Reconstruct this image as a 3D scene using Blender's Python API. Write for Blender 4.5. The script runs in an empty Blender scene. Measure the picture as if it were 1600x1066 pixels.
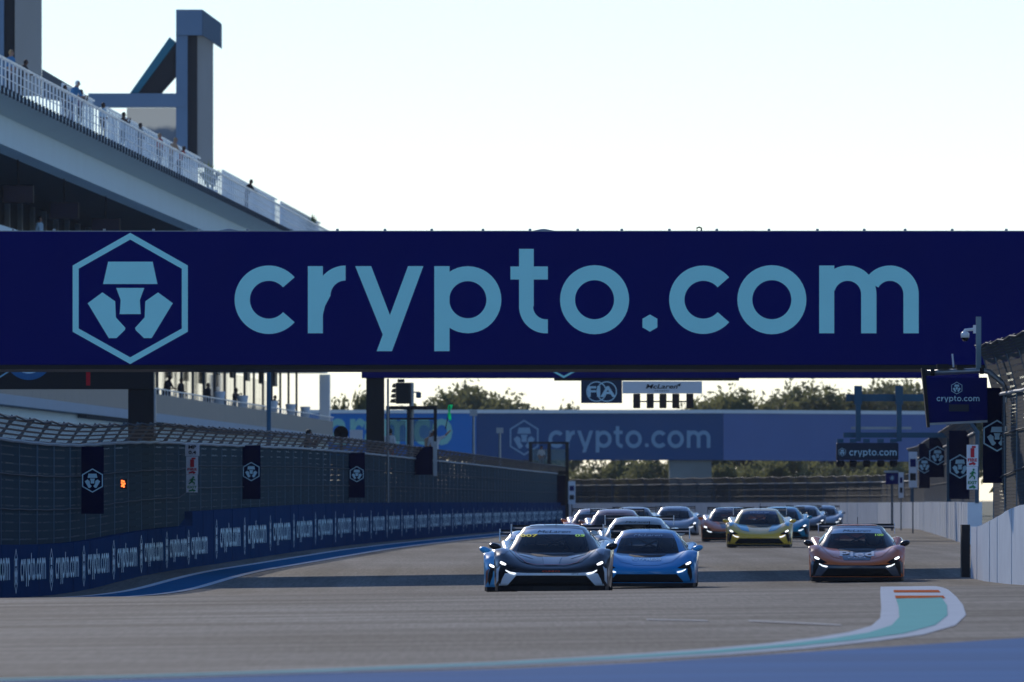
import bpy, bmesh, math, random
import numpy as np
from mathutils import Vector, Matrix
from mathutils.bvhtree import BVHTree
from mathutils.geometry import delaunay_2d_cdt

random.seed(11)
SC = bpy.context.scene
COL = SC.collection
R = math.radians

# ------------------------------------------------------------------ camera, sky, sun, exposure
F = 17778.0          # focal length in pixels of a 1600 px wide picture (400 mm lens)
CAMZ = 1.22
HOR = 780.0
cam_d = bpy.data.cameras.new('camera')
cam_d.sensor_width = 36.0
cam_d.lens = 400.0
cam_d.shift_y = (HOR - 533.0) / 1600.0
cam_d.clip_start = 1.0
cam_d.clip_end = 20000.0
cam_d.dof.use_dof = True
cam_d.dof.focus_distance = 205.0
cam_d.dof.aperture_fstop = 8.0
cam = bpy.data.objects.new('camera', cam_d)
COL.objects.link(cam)
cam.location = (0, 0, CAMZ)
cam.rotation_euler = (R(90), 0, 0)
SC.camera = cam

SUN_EL, SUN_AZ = R(18), R(-13)      # azimuth from +Y, negative to the left
world = bpy.data.worlds.new('World')
SC.world = world
world.use_nodes = True
wn = world.node_tree
bg = wn.nodes['Background']
sky = wn.nodes.new('ShaderNodeTexSky')
sky.sky_type = 'NISHITA'
sky.sun_disc = False
sky.sun_elevation = SUN_EL
sky.sun_rotation = SUN_AZ
sky.air_density = 1.0
sky.dust_density = 0.0
sky.ozone_density = 5.0
tint = wn.nodes.new('ShaderNodeMix'); tint.data_type = 'RGBA'; tint.blend_type = 'MULTIPLY'; tint.inputs[0].default_value = 1
tint.inputs[7].default_value = (1.0, .95, 1.05, 1)          # cool grading of the whole sky
wn.links.new(sky.outputs[0], tint.inputs[6]); wn.links.new(tint.outputs[2], bg.inputs[0])
bg.inputs[1].default_value = 0.15

sd = bpy.data.lights.new('sun', 'SUN')
sd.energy = 2.7
sd.angle = R(0.5)
sd.color = (1.0, 0.90, 0.78)
sun = bpy.data.objects.new('sun', sd)
COL.objects.link(sun)
sv = Vector((math.sin(SUN_AZ) * math.cos(SUN_EL), math.cos(SUN_AZ) * math.cos(SUN_EL), math.sin(SUN_EL)))
sun.rotation_euler = sv.to_track_quat('Z', 'Y').to_euler()
sun.location = (0, 0, 60)

SC.view_settings.view_transform = 'Standard'
SC.view_settings.look = 'None'
SC.view_settings.exposure = 0.0
SC.view_settings.gamma = 1.0
SC.cycles.use_denoising = True
SC.cycles.max_bounces = 8
SC.cycles.transparent_max_bounces = 24
SC.cycles.volume_bounces = 0

# ------------------------------------------------------------------ helpers
def lin(r, g, b):
    f = lambda c: (c / 255 / 12.92) if c <= 10.3 else ((c / 255 + 0.055) / 1.055) ** 2.4
    return (f(r), f(g), f(b), 1)

TS = 0.028                                   # the straight runs 0.028 to the right per metre
ZP = [(0, 0), (100, 0), (140, 0), (150, -.012), (160, -.08), (172, -.185), (185, -.305), (205, -.48), (221, -.545),
      (232, -.54), (240, -.475), (250, -.385), (262, -.33), (280, -.305), (300, -.27), (332, -.22), (400, -.21), (500, -.23),
      (600, -.28), (800, -.28), (9000, -.28)]
ZX = np.array([p[0] for p in ZP], float); ZY = np.array([p[1] for p in ZP], float)
def zprof(d):
    # softened piecewise profile: average over a short window
    ds = np.linspace(d - 4, d + 4, 5)
    return float(np.mean(np.interp(ds, ZX, ZY)))
def G(x, d):
    xx = x - max(0.0, min(d, 700) - 200) * TS
    return zprof(d) + 0.0125 * max(-16, min(16, xx)) * (1.0 if d < 250 else max(0.25, 1 - (d - 250) / 150))
def Pt(px, py, d):
    return Vector(((px - 800) * d / F, d, CAMZ - (py - HOR) * d / F))
def TX(v, d):
    return v + TS * d
def gp(px, py):
    d = CAMZ / ((py - HOR) / F + .0125 * (px - 800) / F)
    return ((px - 800) / F * d, d)

MATS = {}
def mat(name, col, rough=.6, metal=0., var=.12, scale=3., bump=0., spec=.22, coat=0., stretch=None):
    if name in MATS: return MATS[name]
    m = bpy.data.materials.new(name); m.use_nodes = True
    nt = m.node_tree; b = nt.nodes['Principled BSDF']
    c = tuple(col[:3]) + (1,)
    b.inputs['Roughness'].default_value = rough
    b.inputs['Metallic'].default_value = metal
    b.inputs['Specular IOR Level'].default_value = spec
    b.inputs['Coat Weight'].default_value = coat
    b.inputs['Coat Roughness'].default_value = .06
    if var > 0:
        tc = nt.nodes.new('ShaderNodeTexCoord')
        nz = nt.nodes.new('ShaderNodeTexNoise'); nz.inputs['Scale'].default_value = scale; nz.inputs['Detail'].default_value = 5
        if stretch:
            mp = nt.nodes.new('ShaderNodeMapping'); mp.inputs['Scale'].default_value = stretch
            nt.links.new(tc.outputs['Object'], mp.inputs[0]); nt.links.new(mp.outputs[0], nz.inputs['Vector'])
        else:
            nt.links.new(tc.outputs['Object'], nz.inputs['Vector'])
        mx = nt.nodes.new('ShaderNodeMix'); mx.data_type = 'RGBA'
        mx.inputs[6].default_value = tuple(x * (1 - var) for x in c[:3]) + (1,)
        mx.inputs[7].default_value = tuple(min(1, x * (1 + var)) for x in c[:3]) + (1,)
        nt.links.new(nz.outputs['Fac'], mx.inputs[0]); nt.links.new(mx.outputs[2], b.inputs['Base Color'])
        mr = nt.nodes.new('ShaderNodeMapRange'); mr.inputs[3].default_value = max(0, rough - .08); mr.inputs[4].default_value = min(1, rough + .08)
        nt.links.new(nz.outputs['Fac'], mr.inputs[0]); nt.links.new(mr.outputs[0], b.inputs['Roughness'])
        if bump > 0:
            bp = nt.nodes.new('ShaderNodeBump'); bp.inputs['Strength'].default_value = bump; bp.inputs['Distance'].default_value = .02
            nt.links.new(nz.outputs['Fac'], bp.inputs['Height']); nt.links.new(bp.outputs[0], b.inputs['Normal'])
    else:
        b.inputs['Base Color'].default_value = c
    MATS[name] = m
    return m
def emit(name, col, s):
    if name in MATS: return MATS[name]
    m = bpy.data.materials.new(name); m.use_nodes = True
    b = m.node_tree.nodes['Principled BSDF']
    b.inputs['Base Color'].default_value = tuple(col[:3]) + (1,)
    b.inputs['Emission Color'].default_value = tuple(col[:3]) + (1,)
    b.inputs['Emission Strength'].default_value = s
    MATS[name] = m
    return m

def tag(o, label=None, cat=None, group=None, kind=None):
    if label: o['label'] = label
    if cat: o['category'] = cat
    if group: o['group'] = group
    if kind: o['kind'] = kind
    return o
def empty(name, loc, label=None, cat=None, group=None, rz=0):
    o = bpy.data.objects.new(name, None); COL.objects.link(o)
    o.location = loc; o.rotation_euler = (0, 0, rz); o.empty_display_size = .2
    tag(o, label, cat, group)
    return o

class MB:
    def __init__(s): s.v = []; s.f = []; s.uv = None
    def quad(s, a, b, c, d):
        n = len(s.v); s.v += [tuple(a), tuple(b), tuple(c), tuple(d)]; s.f.append((n, n+1, n+2, n+3)); return s
    def poly(s, pts):
        n = len(s.v); s.v += [tuple(p) for p in pts]; s.f.append(tuple(range(n, n+len(pts)))); return s
    def hexa(s, p):          # 4 bottom, 4 top, counter-clockwise from above
        n = len(s.v); s.v += [tuple(q) for q in p]
        s.f += [(n+3,n+2,n+1,n), (n+4,n+5,n+6,n+7), (n,n+1,n+5,n+4), (n+1,n+2,n+6,n+5), (n+2,n+3,n+7,n+6), (n+3,n,n+4,n+7)]
        return s
    def box(s, x0, x1, y0, y1, z0, z1):
        return s.hexa([(x0,y0,z0),(x1,y0,z0),(x1,y1,z0),(x0,y1,z0),(x0,y0,z1),(x1,y0,z1),(x1,y1,z1),(x0,y1,z1)])
    def tube(s, pts, r, n=8, cap=True):
        pts = [Vector(p) for p in pts]; rs = r if isinstance(r, (list, tuple)) else [r]*len(pts)
        base = len(s.v)
        for i, p in enumerate(pts):
            t = (pts[min(i+1, len(pts)-1)] - pts[max(i-1, 0)]).normalized()
            a = t.orthogonal().normalized() if abs(t.z) > .9 else t.cross(Vector((0,0,1))).normalized()
            b = t.cross(a)
            for k in range(n):
                th = 2*math.pi*k/n
                s.v.append(tuple(p + (a*math.cos(th) + b*math.sin(th))*rs[i]))
        for i in range(len(pts)-1):
            for k in range(n):
                s.f.append((base+i*n+k, base+i*n+(k+1)%n, base+(i+1)*n+(k+1)%n, base+(i+1)*n+k))
        if cap:
            s.f.append(tuple(base+k for k in reversed(range(n))))
            s.f.append(tuple(base+(len(pts)-1)*n+k for k in range(n)))
        return s
    def mesh(s, name):
        me = bpy.data.meshes.new(name); me.from_pydata(s.v, [], s.f); me.update(); return me
    def build(s, name, m, parent=None, smooth=False, bevel=0):
        me = s.mesh(name)
        if m is not None: me.materials.append(m)
        if smooth:
            me.polygons.foreach_set('use_smooth', [True]*len(me.polygons))
        o = bpy.data.objects.new(name, me); COL.objects.link(o)
        if parent is not None:
            o.parent = parent
            if isinstance(parent, bpy.types.Object) and parent.get('_abs', 0):
                pass
        if bevel:
            md = o.modifiers.new('bevel', 'BEVEL'); md.width = bevel; md.segments = 2; md.limit_method = 'ANGLE'
        return o
def put(name, me, m, parent=None, loc=(0,0,0), rot=(0,0,0), sc=(1,1,1)):
    o = bpy.data.objects.new(name, me); COL.objects.link(o)
    if m is not None:
        if len(me.materials) == 0: me.materials.append(None)
        o.material_slots[0].link = 'OBJECT'; o.material_slots[0].material = m
    o.parent = parent; o.location = loc; o.rotation_euler = rot; o.scale = sc
    return o
def abs_empty(name, label, cat, group=None):
    """a thing whose parts are written in world coordinates"""
    return empty(name, (0, 0, 0), label, cat, group)

TXT = {}
def text_mesh(s, bold=0., xs=1., shear=0.):
    key = (s, bold, xs, shear)
    if key in TXT: return TXT[key]
    c = bpy.data.curves.new('txt', 'FONT'); c.body = s; c.size = 1.0; c.align_x = 'CENTER'; c.align_y = 'CENTER'
    c.offset = bold; c.shear = shear; c.resolution_u = 3
    o = bpy.data.objects.new('txt', c); COL.objects.link(o)
    dg = bpy.context.evaluated_depsgraph_get()
    me = bpy.data.meshes.new_from_object(o.evaluated_get(dg))
    bpy.data.objects.remove(o); bpy.data.curves.remove(c)
    co = np.zeros(len(me.vertices)*3); me.vertices.foreach_get('co', co); co = co.reshape(-1, 3)
    w = co[:, 0].max() - co[:, 0].min(); h = co[:, 1].max() - co[:, 1].min()
    co[:, 0] -= (co[:, 0].max() + co[:, 0].min())/2; co[:, 1] -= (co[:, 1].max() + co[:, 1].min())/2
    co[:, 0] /= w; co[:, 1] /= h; co[:, 2] = 0
    me.vertices.foreach_set('co', co.ravel()); me.update(); me.materials.clear()
    TXT[key] = me
    return me
def text_obj(name, s, m, parent, centre, w, h, facing='front', bold=.01, shear=0.):
    me = text_mesh(s, bold, 1., shear)
    rot = {'front': (R(90), 0, 0), 'right': (R(90), 0, R(90) - TS), 'left': (R(90), 0, -R(90) - TS)}[facing]
    return put(name, me, m, parent, centre, rot, (w, h, 1))

# --- the word mark and the emblem, as outlines measured in banner pixels
def ring(cx, cy, r0, r1, a0, a1, n=40):
    out = []
    for i in range(n):
        t0 = R(a0 + (a1-a0)*i/n); t1 = R(a0 + (a1-a0)*(i+1)/n)
        out.append([(cx+r0*math.cos(t0), cy-r0*math.sin(t0)), (cx+r1*math.cos(t0), cy-r1*math.sin(t0)),
                    (cx+r1*math.cos(t1), cy-r1*math.sin(t1)), (cx+r0*math.cos(t1), cy-r0*math.sin(t1))])
    return out
def rect(x0, y0, x1, y1): return [[(x0, y0), (x0, y1), (x1, y1), (x1, y0)]]
BS = 521.0
LETTERS = [
  ('letter_c', [ring(420, 468.5, 29.5, 53.5, 41, 319)]),
  ('letter_r', [rect(481, 416, 504.5, BS), ring(540, 462, 23.5, 47, 90, 180, 16), [[(504.5,462),(516.5,462),(508,478),(504.5,492)]]]),
  ('letter_y', [[[(555,416),(580,416),(609.5,493),(598,523)]], [[(637.5,416),(661.5,416),(612.5,549),(588.5,549)]]]),
  ('letter_p', [rect(678.5, 416, 702.5, 549), ring(731, 468.5, 29, 52.4, -180, 180)]),
  ('letter_t', [rect(811, 389, 834, 479), rect(797.5, 416.5, 811, 437), rect(834, 416.5, 856, 437),
                ring(853, 479, 20, 42, 180, 270, 16), rect(853, 499, 856, 521)]),
  ('letter_o', [ring(929, 468.5, 30.5, 54, 0, 360)]),
  ('full_stop', [[[(1015.5+13.5*math.sin(R(60*k)), 505-13.5*math.cos(R(60*k))) for k in range(6)]]]),
  ('letter_c', [ring(1099, 468.5, 29.5, 53.5, 41, 319)]),
  ('letter_o', [ring(1206, 468.5, 30.5, 54, 0, 360)]),
  ('letter_m', [rect(1280, 415, 1303.5, BS), ring(1324.5, 460, 21, 45, 0, 165, 24), rect(1345.5, 460, 1369.5, BS),
                ring(1390.5, 460, 21, 45, 0, 150, 24), rect(1411.5, 460, 1435.5, BS)]),
]
EC = (203.5, 466.5)
def hexring():
    o = [(0,-102.5),(90,-51.5),(90,52),(0,102.5),(-90,52),(-90,-51.5)]
    i = [(0,-92),(80.5,-46.5),(80.5,47),(0,92),(-80.5,47),(-80.5,-46.5)]
    return [[o[k], o[(k+1)%6], i[(k+1)%6], i[k]] for k in range(6)]
EMBLEM = hexring() + [
  [(-34.5,-57.5),(35,-57.5),(42.5,-22.5),(-42.5,-22.5)],
  [(-22,-16.5),(22,-16.5),(15,2.5),(16.5,24.5),(-16.5,24.5),(-15,2.5)],
  [(-66.5,7.5),(-43.5,-9.5),(-23.5,4.5),(-22.5,29.5),(-7.5,46),(-8.5,49.5),(-21.5,62),(-33.5,62)],
  [(66.5,7.5),(43.5,-9.5),(23.5,4.5),(22.5,29.5),(7.5,46),(8.5,49.5),(21.5,62),(33.5,62)]]
def flat_mesh(polys_groups, name):
    """polygons in (x right, y down) -> mesh in local XY (y up), each group a hair proud of the one before"""
    mb = MB()
    for k, g in enumerate(polys_groups):
        for p in g:
            pts = [(x, -y, .002*k) for x, y in p]
            a = sum(pts[i][0]*pts[(i+1) % len(pts)][1] - pts[(i+1) % len(pts)][0]*pts[i][1] for i in range(len(pts)))
            mb.poly(pts if a > 0 else pts[::-1])
    return mb.mesh(name)
# unit word mark: width 1, x-height 1 ; unit emblem: height 1
WM = flat_mesh([[[((x-366.5)/1069, (y-BS)/105) for x, y in p] for p in g] for _, gs in LETTERS for g in gs], 'wordmark')
WML = [(nm, flat_mesh([[[((x-366.5)/1069, (y-BS)/105) for x, y in p] for p in g] for g in gs], nm)) for nm, gs in LETTERS]
EM = flat_mesh([[[(x/205, y/205) for x, y in p] for p in EMBLEM]], 'emblem')
def wordmark(m, parent, left, w, xh, facing='front'):
    rot = {'front': (R(90),0,0), 'right': (R(90),0,R(90)-TS)}[facing]
    for nm, me in WML: put(nm, me, m, parent, left, rot, (w, xh, 1))
def emblem(m, parent, c, w, h, facing='front'):
    rot = {'front': (R(90),0,0), 'right': (R(90),0,R(90)-TS)}[facing]
    return put('emblem', EM, m, parent, c, rot, (w*205/180, h, 1))

# ------------------------------------------------------------------ materials
NAVY = mat('navy_vinyl', (.0006, .0045, .12), .7, var=.10, scale=.8, spec=.02)
NAVY2 = mat('navy_vinyl_sign', (.001, .006, .11), .6, var=.15, scale=2, spec=.05)
NAVYD = mat('navy_mesh_banner', (.001, .004, .035), .9, var=.2, scale=2, spec=.0)
LETT = mat('letter_print', (.42, .94, .92), .5, var=.05, scale=1.5, spec=.3)
LETW = mat('letter_print_pale', (.48, .72, .80), .6, var=.12, scale=1.5, spec=.3)
BLACK = mat('black_steel', (.008, .009, .012), .5, var=.3)
STEEL = mat('galvanised_steel', (.30, .33, .35), .45, .7, var=.25, scale=6)
RAILM = mat('fence_rail', (.30, .34, .37), .6, .1, var=.25, scale=5, spec=.1)
POSTM = mat('fence_post_paint', (.07, .12, .16), .6, .2, var=.3, scale=5)
TEAL_ST = mat('blue_grey_steel', (.03, .10, .16), .5, .2, var=.2)
WHITEP = mat('white_paint', (.72, .76, .78), .5, var=.08, scale=2)
WALLBLUE = mat('wall_blue_wrap', (.016, .05, .13), .9, var=.22, scale=1.2, spec=0)
WALLWHITE = mat('wall_white_wrap', (.82, .86, .90), .9, var=.14, scale=1.5, spec=0)
CONC = mat('concrete', (.30, .30, .29), .8, var=.2, scale=2, bump=.2)
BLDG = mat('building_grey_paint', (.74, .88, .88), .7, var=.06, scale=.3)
BLDG2 = mat('building_dark_panel', (.10, .11, .12), .6, var=.2, scale=.4)
PARAPET = mat('parapet_panel', (.15, .155, .16), .55, var=.25, scale=.5)
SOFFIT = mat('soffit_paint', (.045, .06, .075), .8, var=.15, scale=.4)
RAILW = mat('white_rail', (.75, .78, .80), .4, var=.05)
GLASSB = mat('building_glass', (.02, .03, .04), .03, 0, var=.0, spec=1.0)
TOWER = mat('tower_blue_grey', (.14, .22, .32), .55, var=.08, scale=.5)
TOWERT = mat('tower_teal', (.02, .17, .24), .5, var=.1, scale=.5)
DARKP = mat('dark_panel', (.012, .013, .018), .5, var=.3, scale=2)

def asphalt():
    m = bpy.data.materials.new('asphalt'); m.use_nodes = True
    nt = m.node_tree; N = nt.nodes; L = nt.links; b = N['Principled BSDF']
    tc = N.new('ShaderNodeTexCoord')
    def noise(scale, stretch, detail=6, rot=0, dist=0):
        mp = N.new('ShaderNodeMapping'); mp.inputs['Scale'].default_value = stretch; mp.inputs['Rotation'].default_value = (0, 0, rot)
        nz = N.new('ShaderNodeTexNoise'); nz.inputs['Scale'].default_value = scale; nz.inputs['Detail'].default_value = detail
        nz.inputs['Distortion'].default_value = dist
        L.new(tc.outputs['Object'], mp.inputs[0]); L.new(mp.outputs[0], nz.inputs['Vector']); return nz.outputs['Fac']
    def ramp(src, p0, p1, c0, c1):
        r = N.new('ShaderNodeMapRange'); r.inputs[1].default_value = p0; r.inputs[2].default_value = p1
        r.inputs[3].default_value = c0; r.inputs[4].default_value = c1; L.new(src, r.inputs[0]); return r.outputs[0]
    def mth(op, a, bb):
        k = N.new('ShaderNodeMath'); k.operation = op
        for i, q in enumerate((a, bb)):
            if isinstance(q, (int, float)): k.inputs[i].default_value = q
            else: L.new(q, k.inputs[i])
        return k.outputs[0]
    grain = ramp(noise(9, (1, 1, 1), 3), .3, .7, .72, 1.28)
    grain2 = ramp(noise(1.0, (24, .45, 1), 3), .3, .7, .80, 1.20)
    grain = mth('MULTIPLY', grain, grain2)
    patch = ramp(noise(.35, (.6, .16, 1), 5), .3, .7, .72, 1.28)
    # rubber laid down along the turning line (near) and along the straight (far)
    near = ramp(noise(1.0, (.05, .38, 1), 4, R(9), .6), .44, .60, 1.06, .62)
    near2 = ramp(noise(1.0, (.03, .9, 1), 2, R(-6), .4), .52, .66, 1.05, .70)
    far = ramp(noise(1.0, (1.1, .02, 1), 4, R(1.6), .3), .45, .65, 1.0, .68)
    sx = N.new('ShaderNodeSeparateXYZ'); L.new(tc.outputs['Object'], sx.inputs[0])
    w = ramp(sx.outputs['Y'], 150, 190, 0, 1)
    nr = mth('MULTIPLY', near, near2)
    mixn = N.new('ShaderNodeMix'); L.new(w, mixn.inputs[0]); L.new(nr, mixn.inputs[2]); L.new(far, mixn.inputs[3])
    fac = mth('MULTIPLY', mth('MULTIPLY', grain, patch), mixn.outputs[0])
    sc = N.new('ShaderNodeMix'); sc.data_type = 'RGBA'; sc.blend_type = 'MULTIPLY'; sc.inputs[0].default_value = 1
    sc.inputs[6].default_value = (.195, .180, .158, 1)
    cmb = N.new('ShaderNodeCombineColor')
    for i in range(3): L.new(fac, cmb.inputs[i])
    L.new(cmb.outputs[0], sc.inputs[7]); L.new(sc.outputs[2], b.inputs['Base Color'])
    b.inputs['Roughness'].default_value = .85
    b.inputs['Specular IOR Level'].default_value = .03
    bp = N.new('ShaderNodeBump'); bp.inputs['Strength'].default_value = .35; bp.inputs['Distance'].default_value = .01
    L.new(noise(40, (1, 1, 1), 2), bp.inputs['Height']); L.new(bp.outputs[0], b.inputs['Normal'])
    return m
ASPH = asphalt()

def mesh_fence_mat(name, col, duty, cell=.12, metal=.3):
    m = bpy.data.materials.new(name); m.use_nodes = True
    nt = m.node_tree; N = nt.nodes; L = nt.links; b = N['Principled BSDF']; out = N['Material Output']
    b.inputs['Base Color'].default_value = tuple(col) + (1,); b.inputs['Roughness'].default_value = .9; b.inputs['Metallic'].default_value = 0; b.inputs['Specular IOR Level'].default_value = .02
    uv = N.new('ShaderNodeUVMap'); sp = N.new('ShaderNodeSeparateXYZ'); L.new(uv.outputs[0], sp.inputs[0])
    fl = []
    for ax in (0, 1):
        a = N.new('ShaderNodeMath'); a.operation = 'MULTIPLY'; a.inputs[1].default_value = 1/cell; L.new(sp.outputs[ax], a.inputs[0])
        f = N.new('ShaderNodeMath'); f.operation = 'FRACT'; L.new(a.outputs[0], f.inputs[0])
        g = N.new('ShaderNodeMath'); g.operation = 'LESS_THAN'; g.inputs[1].default_value = duty; L.new(f.outputs[0], g.inputs[0]); fl.append(g)
    mx = N.new('ShaderNodeMath'); mx.operation = 'MAXIMUM'; L.new(fl[0].outputs[0], mx.inputs[0]); L.new(fl[1].outputs[0], mx.inputs[1])
    L.new(mx.outputs[0], b.inputs['Alpha'])
    return m
MESHL = mesh_fence_mat('debris_mesh_left', (.022, .048, .065), .80, .16)
MESHO = mesh_fence_mat('debris_mesh_overhang', (.20, .165, .145), .42)
MESHN = mesh_fence_mat('debris_mesh_near', (.05, .06, .07), .70, .07)
MESHR = mesh_fence_mat('debris_mesh_right', (.06, .07, .08), .60, .09)

# ------------------------------------------------------------------ the ground, the track and its paint
def sheet(name, xs, ds, zoff, m, xfun=None):
    v = []; f = []
    for d in ds:
        for x in xs:
            xx = x if xfun is None else xfun(x, d)
            v.append((xx, d, G(xx, d) + zoff))
    n = len(xs)
    for j in range(len(ds)-1):
        for i in range(n-1):
            f.append((j*n+i, j*n+i+1, (j+1)*n+i+1, (j+1)*n+i))
    me = bpy.data.meshes.new(name); me.from_pydata(v, [], f); me.materials.append(m)
    me.polygons.foreach_set('use_smooth', [True]*len(f))
    o = bpy.data.objects.new(name, me); COL.objects.link(o)
    return tag(o, kind='structure')
DFINE = list(np.arange(-40, 136, 8.)) + list(np.arange(136, 340, 2.)) + list(np.arange(340, 720, 10.))
EARTH = mat('dry_grass', (.10, .11, .055), .9, var=.4, scale=.15)
sheet('ground', [-3000, -600, -140, -60, -30, -16, -8, 0, 8, 16, 30, 60, 140, 600, 3000], [-300] + DFINE + [760, 900, 1200, 2500, 9000], -.06, EARTH)
sheet('track', list(np.linspace(-60, 60, 41)), DFINE, 0, ASPH)

KWHITE = mat('kerb_white_paint', (.70, .72, .72), .9, var=.2, scale=1.5, spec=0)
KTEAL = mat('kerb_teal_paint', (.19, .52, .48), .9, var=.2, scale=1.2, spec=.005)
KORANGE = mat('kerb_orange_paint', (.62, .17, .06), .9, var=.15, scale=2, spec=0)
BLUEP = mat('runoff_blue_paint', (.06, .17, .36), .9, var=.4, scale=.6, stretch=(.25, 1, 1), spec=.01)
LINEB = mat('edge_line_blue', (.03, .16, .30), .9, var=.2, scale=1, spec=0)
I = [(1376,905),(1376,914),(1375,925),(1376,938),(1377,950),(1377,968),(1366,979),(1329,989),(1280,997),(1200,1007),(1100,1016),(950,1026),(800,1035),(500,1047),(200,1057),(-100,1064)]
O = [(1455,905),(1465,914),(1482,920),(1495,934),(1505,945),(1513,962),(1500,978),(1445,994),(1377,1002),(1260,1015),(1150,1024),(980,1033),(800,1042),(500,1053),(200,1062),(-100,1069)]
def strip(name, a, b, zoff, m, parent=None):
    mb = MB(); nn = 6; A = []; B = []
    for i in range(len(a)-1):
        for k in range(nn):
            t = k/nn
            A.append((a[i][0]*(1-t)+a[i+1][0]*t, a[i][1]*(1-t)+a[i+1][1]*t)); B.append((b[i][0]*(1-t)+b[i+1][0]*t, b[i][1]*(1-t)+b[i+1][1]*t))
    for i in range(len(A)-1):
        q = []
        for p in (A[i], A[i+1], B[i+1], B[i]):
            q.append((p[0], p[1], G(p[0], p[1]) + zoff))
        e1 = Vector(q[1]) - Vector(q[0]); e2 = Vector(q[3]) - Vector(q[0])
        mb.quad(*(q if e1.cross(e2).z > 0 else q[::-1]))
    o = mb.build(name, m, parent)
    return o
def smooth_pl(p):
    q = [p[0]]
    for i in range(1, len(p)-1): q.append(tuple((p[i-1][k] + 4*p[i][k] + p[i+1][k])/6 for k in (0, 1)))
    return q + [p[-1]]
Ig = [gp(*p) for p in smooth_pl(I)]; Og = [gp(*p) for p in smooth_pl(O)]
lerp = lambda a, b, t: tuple(a[k]*(1-t)+b[k]*t for k in range(len(a)))
kerb = strip('painted_kerb', Ig, Og, .006, KWHITE); tag(kerb, kind='structure')
ta = [.2, .2, .2, .2, .21, .22, .24, .27, .3, .3, .3, .3, .3, .3, .3, .3]
tb = [.8, .8, .8, .8, .8, .78, .76, .74, .72, .7, .7, .7, .7, .7, .7, .7]
strip('teal_paint', [lerp(Ig[i], Og[i], ta[i]) for i in range(3, 16)], [lerp(Ig[i], Og[i], tb[i]) for i in range(3, 16)], .010, KTEAL, kerb)
for (y0, y1) in ((922.5, 927.5), (932, 937)):
    def kx(y, t):
        xs = [lerp(I[i], O[i], t) for i in range(6)]
        return np.interp(y, [p[1] for p in xs], [p[0] for p in xs])
    strip('orange_bar', [gp(kx(y0, .2), y0), gp(kx(y1, .2), y1)], [gp(kx(y0, .84), y0), gp(kx(y1, .84), y1)], .010, KORANGE, kerb)
top = [(-300,1075),(300,1061),(500,1054),(800,1046),(1000,1037),(1200,1024),(1400,1011),(1600,998),(1900,978)]
bot = [(x, 1330) for x, _ in top]
ro = strip('blue_runoff', [gp(*p) for p in top], [gp(*p) for p in bot], .006, BLUEP); tag(ro, kind='structure')
for a_, b_, w_ in (((1010, 968), (1125, 970.5), 1.1), ((1170, 970), (1345, 978), 1.3)):
    o = strip('worn_line', [gp(a_[0], a_[1]), gp(*b_)], [gp(a_[0], a_[1]+w_*1.6), gp(b_[0], b_[1]+w_*1.6)], .007, mat('worn_white', (.42, .41, .40), .9, var=.25, scale=1, spec=.06)); tag(o, kind='structure')
# painted edge band by the left wall
def vstrip(name, v0, v1, d0, d1, zoff, m, parent=None, n=160):
    ds = np.linspace(d0, d1, n)
    return strip_pts(name, [(TX(v0, d), d) for d in ds], [(TX(v1, d), d) for d in ds], zoff, m, parent)
def strip_pts(name, A, B, zoff, m, parent):
    mb = MB()
    for i in range(len(A)-1):
        mb.quad(*[(p[0], p[1], G(p[0], p[1]) + zoff) for p in (A[i], B[i], B[i+1], A[i+1])])
    return mb.build(name, m, parent)
band = vstrip('edge_paint_band', -14.35, -12.95, 150, 640, .006, LINEB); tag(band, kind='structure')
vstrip('white_edge', -14.35, -14.15, 150, 640, .010, KWHITE, band); vstrip('white_edge', -13.15, -12.95, 150, 640, .010, KWHITE, band)
gl = vstrip('start_line', -12.5, 3.4, 391, 391.6, .006, KWHITE, n=3); tag(gl, kind='structure')
pitl = vstrip('pit_lane', -33, -15.8, 150, 760, .012, mat('pit_concrete', (.22, .22, .22), .8, var=.2, scale=.5), n=120); tag(pitl, kind='structure')

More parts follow.
